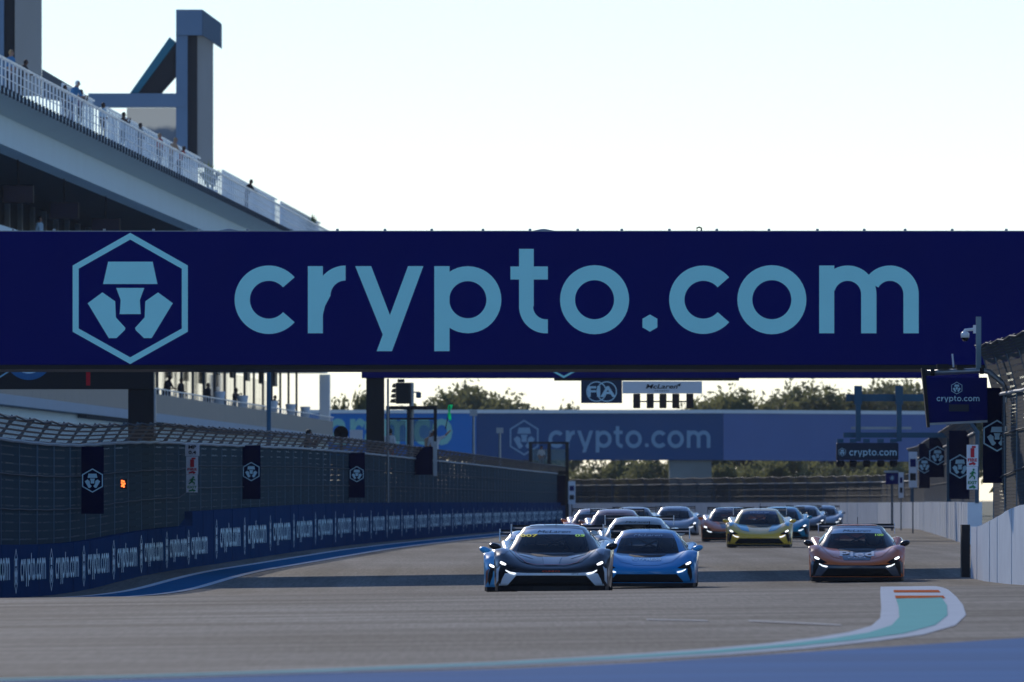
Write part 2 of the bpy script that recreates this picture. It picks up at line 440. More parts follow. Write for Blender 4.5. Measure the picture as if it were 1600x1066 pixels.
# ------------------------------------------------------------------ barrier walls
def wall(name, label, pts, hfun, blk, m, side, th=.45, mat_alt=None):
    """pts: polyline of (x, d) of the track face; side +1: body lies to the -x side"""
    t = abs_empty(name, label, 'barrier')
    P = [Vector((p[0], p[1])) for p in pts]; cum = [0]
    for i in range(len(P)-1): cum.append(cum[-1] + (P[i+1]-P[i]).length)
    def at(s):
        for i in range(len(P)-1):
            if s <= cum[i+1] or i == len(P)-2:
                k = (s-cum[i])/(cum[i+1]-cum[i]); return P[i].lerp(P[i+1], k), (P[i+1]-P[i]).normalized()
    s = 0; tot = cum[-1]; bn = 0
    while s < tot - .3:
        e = min(s + blk - .05, tot)
        nsub = 3 if callable(hfun) else 1
        mb = MB()
        for q in range(nsub):
            a, ta_ = at(s + (e-s)*q/nsub); b, tb_ = at(s + (e-s)*(q+1)/nsub)
            j = .012 * ((bn*37) % 5 - 2)/2
            na = Vector((ta_.y, -ta_.x)) * side; nb = Vector((tb_.y, -tb_.x)) * side
            a = a + na*j; b = b + nb*j
            a2 = a - na*th; b2 = b - nb*th
            ha = hfun(a.y) if callable(hfun) else hfun; hb = hfun(b.y) if callable(hfun) else hfun
            za, zb = G(a.x, a.y), G(b.x, b.y)
            lo = [(a.x, a.y, za-.1), (b.x, b.y, zb-.1), (b2.x, b2.y, zb-.1), (a2.x, a2.y, za-.1)]
            hi = [(a.x, a.y, za+ha), (b.x, b.y, zb+hb), (b2.x, b2.y, zb+hb), (a2.x, a2.y, za+ha)]
            if side < 0: mb.hexa(lo[::-1] + hi[::-1]) if False else mb.hexa([lo[0], lo[3], lo[2], lo[1], hi[0], hi[3], hi[2], hi[1]])
            else: mb.hexa(lo + hi)
        mb.build('wall_block', m, t)
        s += blk; bn += 1
    return t
LV = -15.3
lowL = wall('concrete_barrier', 'low navy barrier wall lettered crypto.com at the left edge, below the wire fence', [(TX(LV, 150), 150), (TX(LV, 272.8), 272.8)], 1.0, 5.0, WALLBLUE, 1)
hiL = wall('concrete_barrier', 'taller navy barrier wall lettered crypto.com running down the left side of the straight', [(TX(LV, 273), 273), (TX(LV, 660), 660)], 1.34, 4.5, WALLBLUE, 1)
def letter_panel(parent, d, per, zc, h):
    x = TX(LV, d) + .02
    g = G(x, d)
    emblem(LETW, parent, (TX(LV, d)+.03, d, g + zc), .95, h, 'right')
    d2 = d + per*.125
    wordmark(LETW, parent, (TX(LV, d2)+.03, d2, G(x, d2) + zc - h*.22), per*.70, h*.48, 'right')
for k in range(-3, 7): letter_panel(lowL, 213.3 + 9.7*k - (.8 if k > 5 else 0), 9.7, .5, .86)
for k in range(0, 27): letter_panel(hiL, 283 + 13.6*k, 13.6, .62, 1.0)

def hnear(d):   # near right wall: its top sweeps up towards the camera
    t = min(1, max(0, (235 - d)/20)); t = t*t*(3-2*t)
    return 1.06 + .46*t
nearR_pts = [(9.48, 235), (9.50, 231), (9.54, 227), (9.60, 222), (9.68, 215), (9.85, 205), (10.3, 190), (11.2, 170)][::-1]
wall('concrete_barrier', 'white panelled barrier wall with a sweeping top at the right edge of the picture', nearR_pts, hnear, 2.6, WALLWHITE, -1)
RV = 4.2
arcR = [(TX(RV, d), d) for d in (350, 400, 450, 500, 540)] + [(19.6, 562), (18.9, 585), (16.8, 606), (11.5, 638), (3, 680), (-12, 730), (-30, 765)]
farR = wall('concrete_barrier', 'long white barrier wall down the right side of the straight, curving left far away', arcR, 1.3, 4.0, WALLWHITE, -1)
MB().box(9.33, 9.50, 236, 236.7, -.7, .69).build('wall_end_post', DARKP, tag(abs_empty('wall_gate_post', 'dark post closing the gap between the two white walls at right', 'post')))

# ------------------------------------------------------------------ debris fences
def fence(name, label, pts, spacing, base, ph, over, side, mesh_m, over_m, cable=True):
    t = abs_empty(name, label, 'fence')
    P = [Vector((p[0], p[1])) for p in pts]; cum = [0]
    for i in range(len(P)-1): cum.append(cum[-1] + (P[i+1]-P[i]).length)
    def at(s):
        for i in range(len(P)-1):
            if s <= cum[i+1] + 1e-6 or i == len(P)-2:
                k = (s-cum[i])/(cum[i+1]-cum[i]); p = P[i].lerp(P[i+1], k); tt = (P[i+1]-P[i]).normalized()
                n = Vector((tt.y, -tt.x))*side
                return Vector((p.x, p.y, G(p.x, p.y))), Vector((n.x, n.y, 0))
    n = int(cum[-1]/spacing); S = [i*cum[-1]/n for i in range(n+1)]
    def oh(p, nn, steps):
        out = []
        for q in steps:   # a bend towards the track
            out.append(p + nn*(over[0]*q) + Vector((0, 0, ph + over[1]*(q if over[2] == 0 else math.sin(q*math.pi/2)))))
        return out
    st = [0, .5, 1] if over[2] else [0, 1]
    cab = MB(); rows = []
    def uvsheet(nm, grid, m):
        v = []; f = []; uv = []
        for row in grid:
            for (co, u) in row: v.append(tuple(co)); uv.append(u)
        w = len(grid[0])
        for j in range(len(grid)-1):
            for i in range(w-1): f.append((j*w+i, j*w+i+1, (j+1)*w+i+1, (j+1)*w+i))
        me = bpy.data.meshes.new(nm); me.from_pydata(v, [], f); ul = me.uv_layers.new(name='UVMap')
        for lp in me.loops: ul.data[lp.index].uv = uv[lp.vertex_index]
        me.materials.append(m); o = bpy.data.objects.new(nm, me); COL.objects.link(o); o.parent = t
        return o
    for i, s in enumerate(S):
        p, nn = at(s)
        if base is not None: pb = p + Vector((0, 0, base if not callable(base) else base(p.y)))
        top_ = oh(p, nn, [k/4 for k in range(5)] if over[2] else [0, 1])
        lean = random.uniform(-.02, .02)
        MB().tube([pb - nn*.05, p - nn*.05 + Vector((lean, 0, ph))] + [q - nn*.05 for q in top_[1:]], .07, 6).build('post', POSTM, t)
        if i == 0: continue
        a, na = at(S[i-1]); ba = base(a.y) if callable(base) else base; bb = base(p.y) if callable(base) else base
        u0, u1 = S[i-1], s
        sag = random.uniform(-.045, -.03)
        mida = (a + p)/2
        uvsheet('mesh_panel', [[(a+Vector((0,0,ba)), (u0, ba)), (p+Vector((0,0,bb)), (u1, bb))], [(a+Vector((0,0,ph)), (u0, ph)), (p+Vector((0,0,ph)), (u1, ph))]], mesh_m)
        ga = oh(a, na, st); gb = oh(p, nn, st)
        uvsheet('overhang_mesh', [[(ga[k], (u0, k*.3*4/len(st))), (gb[k], (u1, k*.3*4/len(st)))] for k in range(len(st))], over_m)
        za = Vector((0, 0, ph))
        mid = (a + p)/2 + Vector((0, 0, ph - .05 - sag))
        MB().tube([a + za + na*.03, mid + na*.03, p + za + nn*.03], .035, 6).build('top_rail', RAILM, t)
        e0, e1 = ga[-1], gb[-1]
        cab.tube([e0, (e0+e1)/2 - Vector((0, 0, .05)), e1], .02, 4)
        if cable:
            for fr in (.35, .68):
                h0 = ba + (ph-ba)*fr; h1 = bb + (ph-bb)*fr
                cab.tube([a+Vector((0,0,h0))+na*.03, (a+p)/2 + Vector((0,0,(h0+h1)/2-.012))+na*.03, p+Vector((0,0,h1))+nn*.03], .014, 4)
    cab.build('cable', mat('cable_steel', (.07, .09, .11), .8, 0, var=.2, spec=.05), t)
    return t
baseL = lambda d: .98 if d < 272.8 else 1.32
fence('debris_fence', 'dark wire debris fence with a bent-over top above the left barrier wall', [(TX(LV-.2, 150), 150), (TX(LV-.2, 660), 660)], 4.8, baseL, 2.98, (.30, .42, 0), 1, MESHL, MESHO)
fence('debris_fence', 'wire debris fence above the long white wall on the right of the straight', [(x + .25, d) for x, d in arcR[:6]], 4.5, 1.28, 3.45, (.35, .5, 0), -1, MESHR, MESHO)
fence('debris_fence', 'low far wire fence across the end of the straight behind the cars', [(x+.1, d+.25) for x, d in arcR[5:]], 4.5, 1.28, 2.35, (.2, .35, 0), -1, MESHR, MESHO)
fence('debris_fence', 'tall near wire fence with curved top behind the sweeping white wall at right', [(x + .22, d) for x, d in nearR_pts[:4]] + [(9.74, 230)], 4.2, lambda d: hnear(d) - .02, 3.75, (.38, 1.0, 1), -1, MESHN, MESHN)

# ------------------------------------------------------------------ crypto gantry across the track
D1 = 256.5
def prism_px(mb, pts, d0, d1):
    """box from pixel rectangle (x0,y0,x1,y1) measured at distance d0, running back to d1 with the same world section"""
    a = Pt(pts[0], pts[3], d0); b = Pt(pts[2], pts[1], d0)
    return mb.box(a.x, b.x, d0, d1, a.z, b.z)
def pbox(name, px, d, depth, m, parent, bevel=0):
    return prism_px(MB(), px, d, d+depth).build(name, m, parent, bevel=bevel)
gt = abs_empty('advertising_gantry', 'huge navy gantry banner reading crypto.com spanning the whole track', 'gantry')
pbox('banner_box', (-150, 362, 1750, 570), D1, 6.0, NAVY, gt)
pbox('bottom_truss', (-150, 570.5, 1750, 577), D1+.06, 5.9, BLACK, gt)
pbox('top_edge', (-150, 360.6, 1750, 361.8), D1+.3, 5.4, STEEL, gt)
for px in (-132, 1732):
    a = Pt(px, 570, D1)
    MB().box(a.x-.35, a.x+.35, D1+.6, D1+1.3, -.7, a.z).build('leg', BLACK, gt); MB().box(a.x-.35, a.x+.35, D1+4.7, D1+5.4, -.7, a.z).build('leg', BLACK, gt)
K1 = D1/F
for nm, gs in LETTERS:
    me = flat_mesh([[[((x-800)*K1, (y-HOR)*K1) for x, y in p] for p in g] for g in gs], nm)
    put(nm, me, LETT, gt, (0, D1-.008, CAMZ), (R(90), 0, 0))
put('emblem', flat_mesh([[[((x+EC[0]-800)*K1, (y+EC[1]-HOR)*K1) for x, y in p] for p in EMBLEM]], 'gantry_emblem'), LETT, gt, (0, D1-.008, CAMZ), (R(90), 0, 0))
for px in list(range(14, 1600, 74)):
    a = Pt(px + random.uniform(-6, 6), 360.5, D1)
    MB().box(a.x-.03, a.x+.03, D1+.32, D1+.38, a.z, a.z+.05).build('cable_clip', STEEL, gt)
a = Pt(1093, 360.5, D1)
MB().tube([(a.x-.05, D1+.5, a.z), (a.x-.05, D1+.5, a.z+.07), (a.x, D1+.5, a.z+.09), (a.x+.05, D1+.5, a.z+.07), (a.x+.05, D1+.5, a.z)], .02, 6).build('lifting_eye', BLACK, gt)
for px in (355, 848):
    a = Pt(px, 361, D1)
    MB().hexa([(a.x-.3,D1+.5,a.z),(a.x+.35,D1+.5,a.z),(a.x+.35,D1+.9,a.z),(a.x-.3,D1+.9,a.z),(a.x-.02,D1+.6,a.z+.06),(a.x+.05,D1+.6,a.z+.06),(a.x+.05,D1+.8,a.z+.06),(a.x-.02,D1+.8,a.z+.06)]).build('fixing_plate', STEEL, gt)

# black sign beam over the pit wall, left
D2 = 286.0
sb = abs_empty('sign_beam', 'black sign beam with round blue badge and red bar on a black pillar, left', 'sign')
pbox('beam', (-160, 540, 240, 608), D2, 1.0, BLACK, sb)
a = Pt(220, 608, D2); w = 20*D2/F
MB().box(a.x-w, a.x+w, D2+.1, D2+.9, -.8, a.z-.003).build('pillar', BLACK, sb)
MB().box(a.x+w+.003, a.x+w+.05, D2+.1, D2+.5, -.8, a.z-.003).build('pillar_edge', STEEL, sb)
pbox('red_bar', (134.5, 577, 141, 602.5), D2-.03, .03, mat('red_print', (.5, .01, .02), .5, var=.05), sb)
c = Pt(45, 556, D2)
def disc(name, c, r, m, parent, r0=0, n=40, off=0):
    mb = MB()
    for k in range(n):
        t0, t1 = 2*math.pi*k/n, 2*math.pi*(k+1)/n
        pts = [(c.x+r*math.cos(t0), c.y-off, c.z+r*math.sin(t0)), (c.x+r*math.cos(t1), c.y-off, c.z+r*math.sin(t1))]
        pts += [(c.x+r0*math.cos(t1), c.y-off, c.z+r0*math.sin(t1)), (c.x+r0*math.cos(t0), c.y-off, c.z+r0*math.sin(t0))] if r0 else [tuple((c.x, c.y-off, c.z))]
        mb.poly(pts)
    return mb.build(name, m, parent)
k2 = D2/F
disc('badge', c, 38*k2, mat('badge_blue', (.02, .13, .30), .5, var=.3, scale=6), sb, off=.01)
disc('badge_ring', c, 28*k2, LETW, sb, r0=25.5*k2, off=.015)
for dx in (-9, 0, 9): pbox('badge_stripe', (45+dx-2, 570, 45+dx+2, 581), D2-.02, .008, LETW, sb)
a = Pt(-30, 608, D2-.01); b_ = Pt(24, 574, D2-.01)
MB().tube([(a.x, a.y, a.z), (b_.x, b_.y, b_.z)], .02, 6).build('light_line', mat('pale_blue_print', (.3, .6, .75), .5, var=0), sb)

# ------------------------------------------------------------------ start gantry with lights
D3 = 396.0; k3 = D3/F
sg = abs_empty('start_gantry', 'navy start gantry carrying FIA sign, white team sign and five start lights', 'gantry')
pbox('beam', (565, 545, 1530, 590.5), D3, 1.6, NAVY, sg)
pbox('lower_beam', (866, 590.6, 1155, 594.5), D3+.1, 1.2, BLACK, sg)
for px in (586, 1512):
    a = Pt(px, 590.5, D3); w = 14*k3
    MB().box(a.x-w, a.x+w, D3+.3, D3+1.2, -.8, a.z-.004).build('pillar', BLACK, sg)
a = Pt(606, 592, D3); MB().tube([(a.x, D3+.3, a.z), (a.x, D3+.3, -.6)], .04, 6).build('conduit', STEEL, sg)
emblem(LETT, sg, tuple(Pt(881, 556, D3) - Vector((0, .012, 0))), 62*k3, 70*k3)
pbox('dark_sign', (908, 594.6, 972, 630), D3-.1, .12, mat('sign_navy', (.012, .03, .07), .5, var=.15), sg)
cA = Pt(932, 612, D3-.115); cB = Pt(948, 612, D3-.115)
for cc in (cA, cB): disc('sign_ring', cc, 16*k3, LETW, sg, r0=14.3*k3, off=0 if cc is cA else .004)
text_obj('sign_lettering', 'FIA', LETW, sg, tuple(Pt(940, 612, D3-.125)), 44*k3, 17*k3, bold=.03)
pbox('white_sign', (972.6, 596, 1097, 615), D3-.1, .12, WHITEP, sg)
text_obj('sign_lettering', 'McLaren', DARKP, sg, tuple(Pt(1034, 604, D3-.115)), 50*k3, 7*k3, bold=.02, shear=.25)
a = Pt(1060, 601.5, D3-.116); MB().poly([(a.x-.06, a.y, a.z), (a.x+.09, a.y, a.z+.05), (a.x+.05, a.y, a.z-.06)]).build('sign_mark', DARKP, sg)
text_obj('sign_small_print', 'TROPHY', DARKP, sg, tuple(Pt(1034, 611, D3-.115)), 24*k3, 2*k3)
LENS = mat('unlit_lens', (.03, .01, .01), .25, var=0)
for i, px in enumerate((995, 1016, 1036, 1056, 1078)):
    u = pbox('start_light', (px-5.5, 615.3, px+5.5, 638), D3-.1, .25, BLACK, sg, bevel=.02)
    for yy in (621, 628.5, 634.5):
        cc = Pt(px, yy, D3-.105); l = disc('lens', cc, 3*k3, LENS, sg, off=.004); l.parent = u
pbox('light_bar', (989, 626.5, 1083, 628.5), D3+.16, .06, BLACK, sg)

# ------------------------------------------------------------------ far footbridge
D5 = 850.0; k5 = D5/F
fb = abs_empty('footbridge', 'far footbridge clad in blue advertising boards across the end of the straight', 'bridge')
BRL = mat('board_bright_blue', (.006, .17, .52), .6, var=.1, scale=.3)
BRN = mat('board_navy', (.012, .07, .20), .6, var=.12, scale=.3)
BRG = mat('board_grey_blue', (.10, .16, .36), .6, var=.15, scale=.3)
pbox('left_board', (470, 646, 744, 712), D5, 4, BRL, fb); pbox('middle_board', (744.4, 646, 1130, 719), D5+.05, 4, BRN, fb)
a, b_, = Pt(1130.4, 719, D5+.05), Pt(1520, 646, D5)
MB().hexa([(a.x,a.y,a.z),(b_.x,D5+14,a.z-.1),(b_.x,D5+18,a.z-.1),(a.x,a.y+4,a.z),(a.x,a.y,b_.z),(b_.x,D5+14,b_.z),(b_.x,D5+18,b_.z),(a.x,a.y+4,b_.z)]).build('right_board', BRG, fb)
a, b_ = Pt(470, 646, D5), Pt(1520, 640.5, D5)
MB().hexa([(a.x,D5-.1,a.z+.003),(Pt(1130,0,D5).x,D5-.1,a.z+.003),(Pt(1130,0,D5).x,D5+4,a.z+.003),(a.x,D5+4,a.z+.003),(a.x,D5-.1,b_.z),(Pt(1130,0,D5).x,D5-.1,b_.z),(Pt(1130,0,D5).x,D5+4,b_.z),(a.x,D5+4,b_.z)]).build('white_coping', WHITEP, fb)
MB().hexa([(Pt(1130.4,0,D5).x,D5-.1,a.z+.003),(b_.x,D5+14,a.z+.003),(b_.x,D5+18,a.z+.003),(Pt(1130.4,0,D5).x,D5+4,a.z+.003),(Pt(1130.4,0,D5).x,D5-.1,b_.z),(b_.x,D5+14,b_.z),(b_.x,D5+18,b_.z),(Pt(1130.4,0,D5).x,D5+4,b_.z)]).build('white_coping', WHITEP, fb)
text_obj('board_lettering', 'aramco', mat('board_pale_green', (.25, .55, .50), .6, var=.05), fb, tuple(Pt(612, 675, D5-.02)), 190*k5, 42*k5, bold=.02)
emblem(mat('board_pale_print', (.22, .36, .50), .6, var=.1), fb, tuple(Pt(819, 684, D5)), 45*k5, 56*k5)
wordmark(MATS['board_pale_print'], fb, tuple(Pt(857, 700, D5)), 253*k5, 27*k5)
CLAD = mat('grey_cladding', (.20, .22, .22), .7, var=.35, scale=.4)
a = Pt(1046, 719, D5); b_ = Pt(1112, 719, D5)
MB().box(a.x, b_.x, D5+.4, D5+3.6, -1, a.z-.01).build('support_tower', CLAD, fb)
for px in (490, 1500):
    a = Pt(px, 719, D5); MB().box(a.x-.6, a.x+.6, D5+15, D5+17, -1, a.z) .build('support_tower', CLAD, fb) if px > 1000 else MB().box(a.x-.6, a.x+.6, D5+1, D5+3, -1, a.z+.1).build('support_tower', CLAD, fb)

# ------------------------------------------------------------------ pit building (local frame: x = offset from the straight's axis, y along it)
pb = empty('pit_building', (0, 0, 0), 'long pale pit building with open terraces and white roof railing at left', 'building', rz=-TS)
S0, S1 = 330.0, 757.0
def bld(name, v0, v1, s0, s1, z0, z1, m, parent=None):
    return MB().box(v0, v1, s0, s1, z0, z1).build(name, m, parent or pb)
bld('ground_floor_wall', -34.6, -34.0, S0, S1, -.5, 3.55, BLDG2)
GAR = mat('garage_door', (.05, .07, .09), .5, var=.2, scale=.6)
door_me = MB().box(0, .06, 0, 5.2, 0, 3.2).mesh('garage_door')
s = S0 + 2
while s < S1 - 7:
    put('garage_door', door_me, GAR, pb, (-33.99, s, -.3)); s += 7.5
bld('fascia_band', -34.4, -33.5, S0, S1, 3.56, 4.98, BLDG)
bld('first_floor_slab', -48, -32.95, S0, S1, 5.0, 5.42, mat('ledge_paint', (.36, .43, .50), .7, var=.12, scale=.5))
tooth = MB().box(0, .42, 0, .55, 0, .16).mesh('ledge_bracket')
s = 505.0
while s < 640: put('ledge_bracket', tooth, SOFFIT, pb, (-33.45, s, 4.835)); s += 1.6
pan = MB().box(0, .12, .02, 4.98, 0, .95).mesh('parapet_panel')
s = S0
while s < S1 - 5: put('parapet_panel', pan, PARAPET, pb, (-33.15, s, 5.425)); s += 5.0
bld('parapet_rail', -33.14, -33.06, S0, S1, 6.62, 6.68, RAILW)
stub = MB().box(0, .05, 0, .05, 0, .26).mesh('rail_post')
s = S0
while s < S1: put('rail_post', stub, RAILW, pb, (-33.12, s, 6.375)); s += 2.5
bld('terrace_floor', -37.2, -33.3, S0, S1, 5.43, 5.72, CONC)
pane = MB().box(-.03, .03, .06, 3.9, 0, 3.3).mesh('glass_pane')
s = S0
while s < S1 - 4.2: put('glass_pane', pane, GLASSB, pb, (-37.3, s, 5.73)); s += 4.0
colm = MB().box(-.06, .06, -.3, .3, 0, 3.85).mesh('terrace_column')
s = S0 + 6
while s < S1 - 4: put('terrace_column', colm, SOFFIT, pb, (-34.9, s, 5.725)); s += 11.0
blk = MB().box(-.1, .1, -1.6, 1.6, -1.15, 0).mesh('hanging_screen_box')
s = 520.0
while s < 740: put('terrace_sign_box', blk, DARKP, pb, (-35.4, s, 9.55)); s += 17.0
bld('second_slab', -48, -33.4, S0, S1 - 2, 9.57, 10.6, BLDG)
bld('suite_wall', -36.1, -36.0, S0, S1 - 2, 10.61, 12.0, BLDG2)
bld('third_slab', -48, -33.8, S0, S1 - 2, 12.01, 12.4, BLDG)
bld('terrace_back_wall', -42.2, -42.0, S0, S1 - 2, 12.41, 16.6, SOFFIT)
mull = MB().box(-.12, .12, -.35, .35, 0, 4.1).mesh('white_mullion')
s = S0 + 4
while s < S1 - 5: put('white_mullion', mull, mat('mullion_grey', (.35, .42, .46), .6, var=.08), pb, (-41.8, s, 12.41)); s += 9.0
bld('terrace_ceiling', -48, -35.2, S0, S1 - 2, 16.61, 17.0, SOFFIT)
# deep edge beam with raked soffit
MB().hexa([(-35.1, S0, 15.85), (-34.15, S0, 15.85), (-34.15, S1-2, 15.85), (-35.1, S1-2, 15.85), (-35.1, S0, 17.42), (-34.15, S0, 17.42), (-34.15, S1-2, 17.42), (-35.1, S1-2, 17.42)]).build('edge_beam', BLDG, pb)
MB().hexa([(-34.14, S0, 17.05), (-34.10, S0, 17.05), (-34.10, S1-2, 17.05), (-34.14, S1-2, 17.05), (-34.14, S0, 17.42), (-33.0, S0, 17.42), (-33.0, S1-2, 17.42), (-34.14, S1-2, 17.42)]).build('raked_soffit', BLDG, pb)
bld('roof_slab', -50, -32.95, S0, S1 - 2, 17.43, 17.62, BLDG)
post = MB().box(-.035, .035, -.035, .035, -.28, 1.06).mesh('rail_post')
foot = MB().box(-.02, .08, -.06, .06, -.34, -.02).mesh('rail_foot')
s = S0
while s < S1 - 2:
    o = put('rail_post', post, RAILW, pb, (-32.86, s, 17.64)); put('rail_foot', foot, SOFFIT, o); s += 2.15
bld('top_rail', -32.93, -32.80, S0, S1 - 2, 18.70, 18.78, RAILW)
bld('mid_rail', -32.885, -32.845, S0, S1 - 2, 17.98, 18.01, RAILW)
bld('mid_rail', -32.885, -32.845, S0, S1 - 2, 18.34, 18.365, RAILW)
FROST = bpy.data.materials.new('frosted_screen'); FROST.use_nodes = True
_nt = FROST.node_tree; _tr = _nt.nodes.new('ShaderNodeBsdfTransparent'); _tr.inputs[0].default_value = (.93, .96, .97, 1)
_mx = _nt.nodes.new('ShaderNodeMixShader'); _mx.inputs[0].default_value = .8
_nt.nodes['Principled BSDF'].inputs['Base Color'].default_value = (.7, .75, .78, 1)
_nt.links.new(_nt.nodes['Principled BSDF'].outputs[0], _mx.inputs[1]); _nt.links.new(_tr.outputs[0], _mx.inputs[2]); _nt.links.new(_mx.outputs[0], _nt.nodes['Material Output'].inputs[0])
scr = MB().box(-.02, .02, .06, 2.5, 0, 2.9).mesh('frosted_screen'); sp_me = MB().box(-.04, .04, -.04, .04, 0, 3.3).mesh('screen_post')
for x0, x1 in ((96, 146), (165, 312), (347, 432), (438, 500)):
    s = F*36.5/(1298-x0); e = F*36.5/(1298-x1)
    bld('screen_rail', -36.54, -36.46, s, e, 20.92, 21.0, RAILW)
    while s < e - 2.2:
        put('frosted_screen', scr, FROST, pb, (-36.5, s, 17.95)); put('screen_post', sp_me, RAILW, pb, (-36.5, s, 17.63)); put('screen_post', sp_me, RAILW, pb, (-36.5, s+1.3, 17.63), sc=(.5, .5, 1)); s += 2.6
bld('end_wall', -33.95, -33.3, S1 - 1.9, S1, 5.43, 9.5, WHITEP)
bld('end_wall', -48, -33.45, S1 - 1.9, S1, -.5, 4.99, BLDG)
def roofz(v=-33.5): return 17.62
def on_v(px, v):      # distance at which an offset v from the axis shows at pixel column px
    return v / ((px-800)/F - TS)

# roof towers with tall screens
SCREEN = mat('tower_screen', (.20, .21, .22), .22, var=.45, scale=.35, spec=.6, stretch=(1, 1, .35))
VIDEO = bpy.data.materials.new('video_picture'); VIDEO.use_nodes = True
_nt = VIDEO.node_tree; _b = _nt.nodes['Principled BSDF']; _tc = _nt.nodes.new('ShaderNodeTexCoord'); _sx = _nt.nodes.new('ShaderNodeSeparateXYZ')
_rp = _nt.nodes.new('ShaderNodeValToRGB'); _nz = _nt.nodes.new('ShaderNodeTexNoise'); _nz.inputs['Scale'].default_value = 4
_ad = _nt.nodes.new('ShaderNodeMath'); _ad.operation = 'MULTIPLY_ADD'; _ad.inputs[1].default_value = .35; _nt.links.new(_nz.outputs[0], _ad.inputs[0])
_nt.links.new(_tc.outputs['Generated'], _sx.inputs[0]); _nt.links.new(_tc.outputs['Generated'], _nz.inputs[0]); _nt.links.new(_sx.outputs[2], _ad.inputs[2])
_e = _rp.color_ramp.elements; _e[0].color = (.35, .25, .3, 1); _e[0].position = .30; _e[1].color = (.6, .68, .75, 1); _e[1].position = .86
for _p, _c in ((.50, (.05, .10, .22, 1)), (.70, (.07, .13, .25, 1))):
    q = _e.new(_p); q.color = _c
_nt.links.new(_ad.outputs[0], _rp.inputs[0]); _nt.links.new(_rp.outputs[0], _b.inputs['Emission Color']); _b.inputs['Emission Strength'].default_value = .35
_b.inputs['Base Color'].default_value = (.02, .02, .02, 1)
DT = 700.0
tw = abs_empty('video_tower', 'blue-grey roof tower with slanted brace and tall dark screen on the pit building', 'tower')
def pxhexa(name, quad, d0, dd, m, parent):
    """quad: 4 pixel corners (bl, br, tr, tl) at depth d0, extruded back by dd"""
    q = [Pt(x, y, d0) for x, y in quad]; off = Vector((0, dd, 0))
    return MB().hexa([q[0], q[1], q[1]+off, q[0]+off, q[3], q[2], q[2]+off, q[3]+off]).build(name, m, parent)
zb = CAMZ - (255-HOR)*DT/F
pxhexa('post', [(275,262),(293,262),(293,55.2),(275,55.2)], DT, 2.2, TOWER, tw)
pxhexa('cap', [(275,55),(316,55),(316,15),(275,15)], DT-.2, 3.0, TOWER, tw)
pxhexa('cap_wedge', [(316.2,55),(345,74),(345,36),(316.2,15)], DT-.15, 2.9, mat('tower_side', (.10, .15, .20), .55, var=.08, scale=.5), tw)
pxhexa('dark_core', [(293.2,262),(308,262),(308,48),(293.2,48)], DT+.4, 1.6, DARKP, tw)
pxhexa('tall_screen', [(308.2,262),(333,262),(333,58),(308.2,45)], DT+.5, .5, SCREEN, tw)
pxhexa('cross_beam', [(138,167),(292.5,167),(292.5,146),(138,146)], DT-.1, 2.0, TOWER, tw)
pxhexa('brace', [(203,145.5),(216,145.5),(275,66),(265,58)], DT+.3, 1.2, TOWERT, tw)
pxhexa('brace_core', [(216.5,145.5),(252,145.5),(274.5,120),(274.5,68)], DT+.5, 1.0, DARKP, tw)
pxhexa('video_screen', [(198,245),(279,245),(279,169),(198,169)], DT+.5, .4, VIDEO, tw)
DT2 = 560.0
tw2 = abs_empty('video_tower', 'second roof tower with tall grey screen cut off by the top left corner', 'tower')
pxhexa('post', [(-40,150),(6,150),(6,-80),(-40,-80)], DT2, 2.0, TOWER, tw2)
pxhexa('dark_core', [(6.2,150),(23,150),(23,-60),(6.2,-60)], DT2+.4, 1.4, DARKP, tw2)
pxhexa('tall_screen', [(23.2,150),(65,150),(65,-50),(23.2,-60)], DT2+.1, .5, SCREEN, tw2)
pxhexa('cap', [(-40,-80.3),(78,-80.3),(78,-120),(-40,-120)], DT2-.2, 3.0, TOWER, tw2)
cn = abs_empty('roof_canopy', 'dark sloping canopy edge behind the roof rail between the two towers', 'canopy')
pxhexa('canopy_sheet', [(60,150),(140,165),(140,152),(66,108)], 585, 3.0, BLDG2, cn)
for px, y0, y1, wd in ((28, 289, 318, 49), (100, 316, 343, 46), (165, 341, 366, 46)):
    d = on_v(px, -35.0)
    tv = abs_empty('ceiling_screen', {28: 'black television hanging from the terrace ceiling, leftmost of three', 100: 'black television hanging from the terrace ceiling, middle of three', 165: 'black television hanging lowest, just above the banner, right of three'}[px], 'screen', 'televisions under the terrace ceiling')
    pbox('housing', (px-wd/2, y0, px+wd/2, y1), d, .2, DARKP, tv, bevel=.02)
    pbox('screen', (px-wd/2+2, y0+2, px+wd/2-2, y1-2), d-.02, .018, mat('screen_glass', (.008, .012, .04), .15, var=.2), tv)
    a = Pt(px, y0, d+.1); MB().tube([(a.x, a.y, a.z), (a.x, a.y, 16.6)], .035, 6).build('hanger', BLACK, tv)

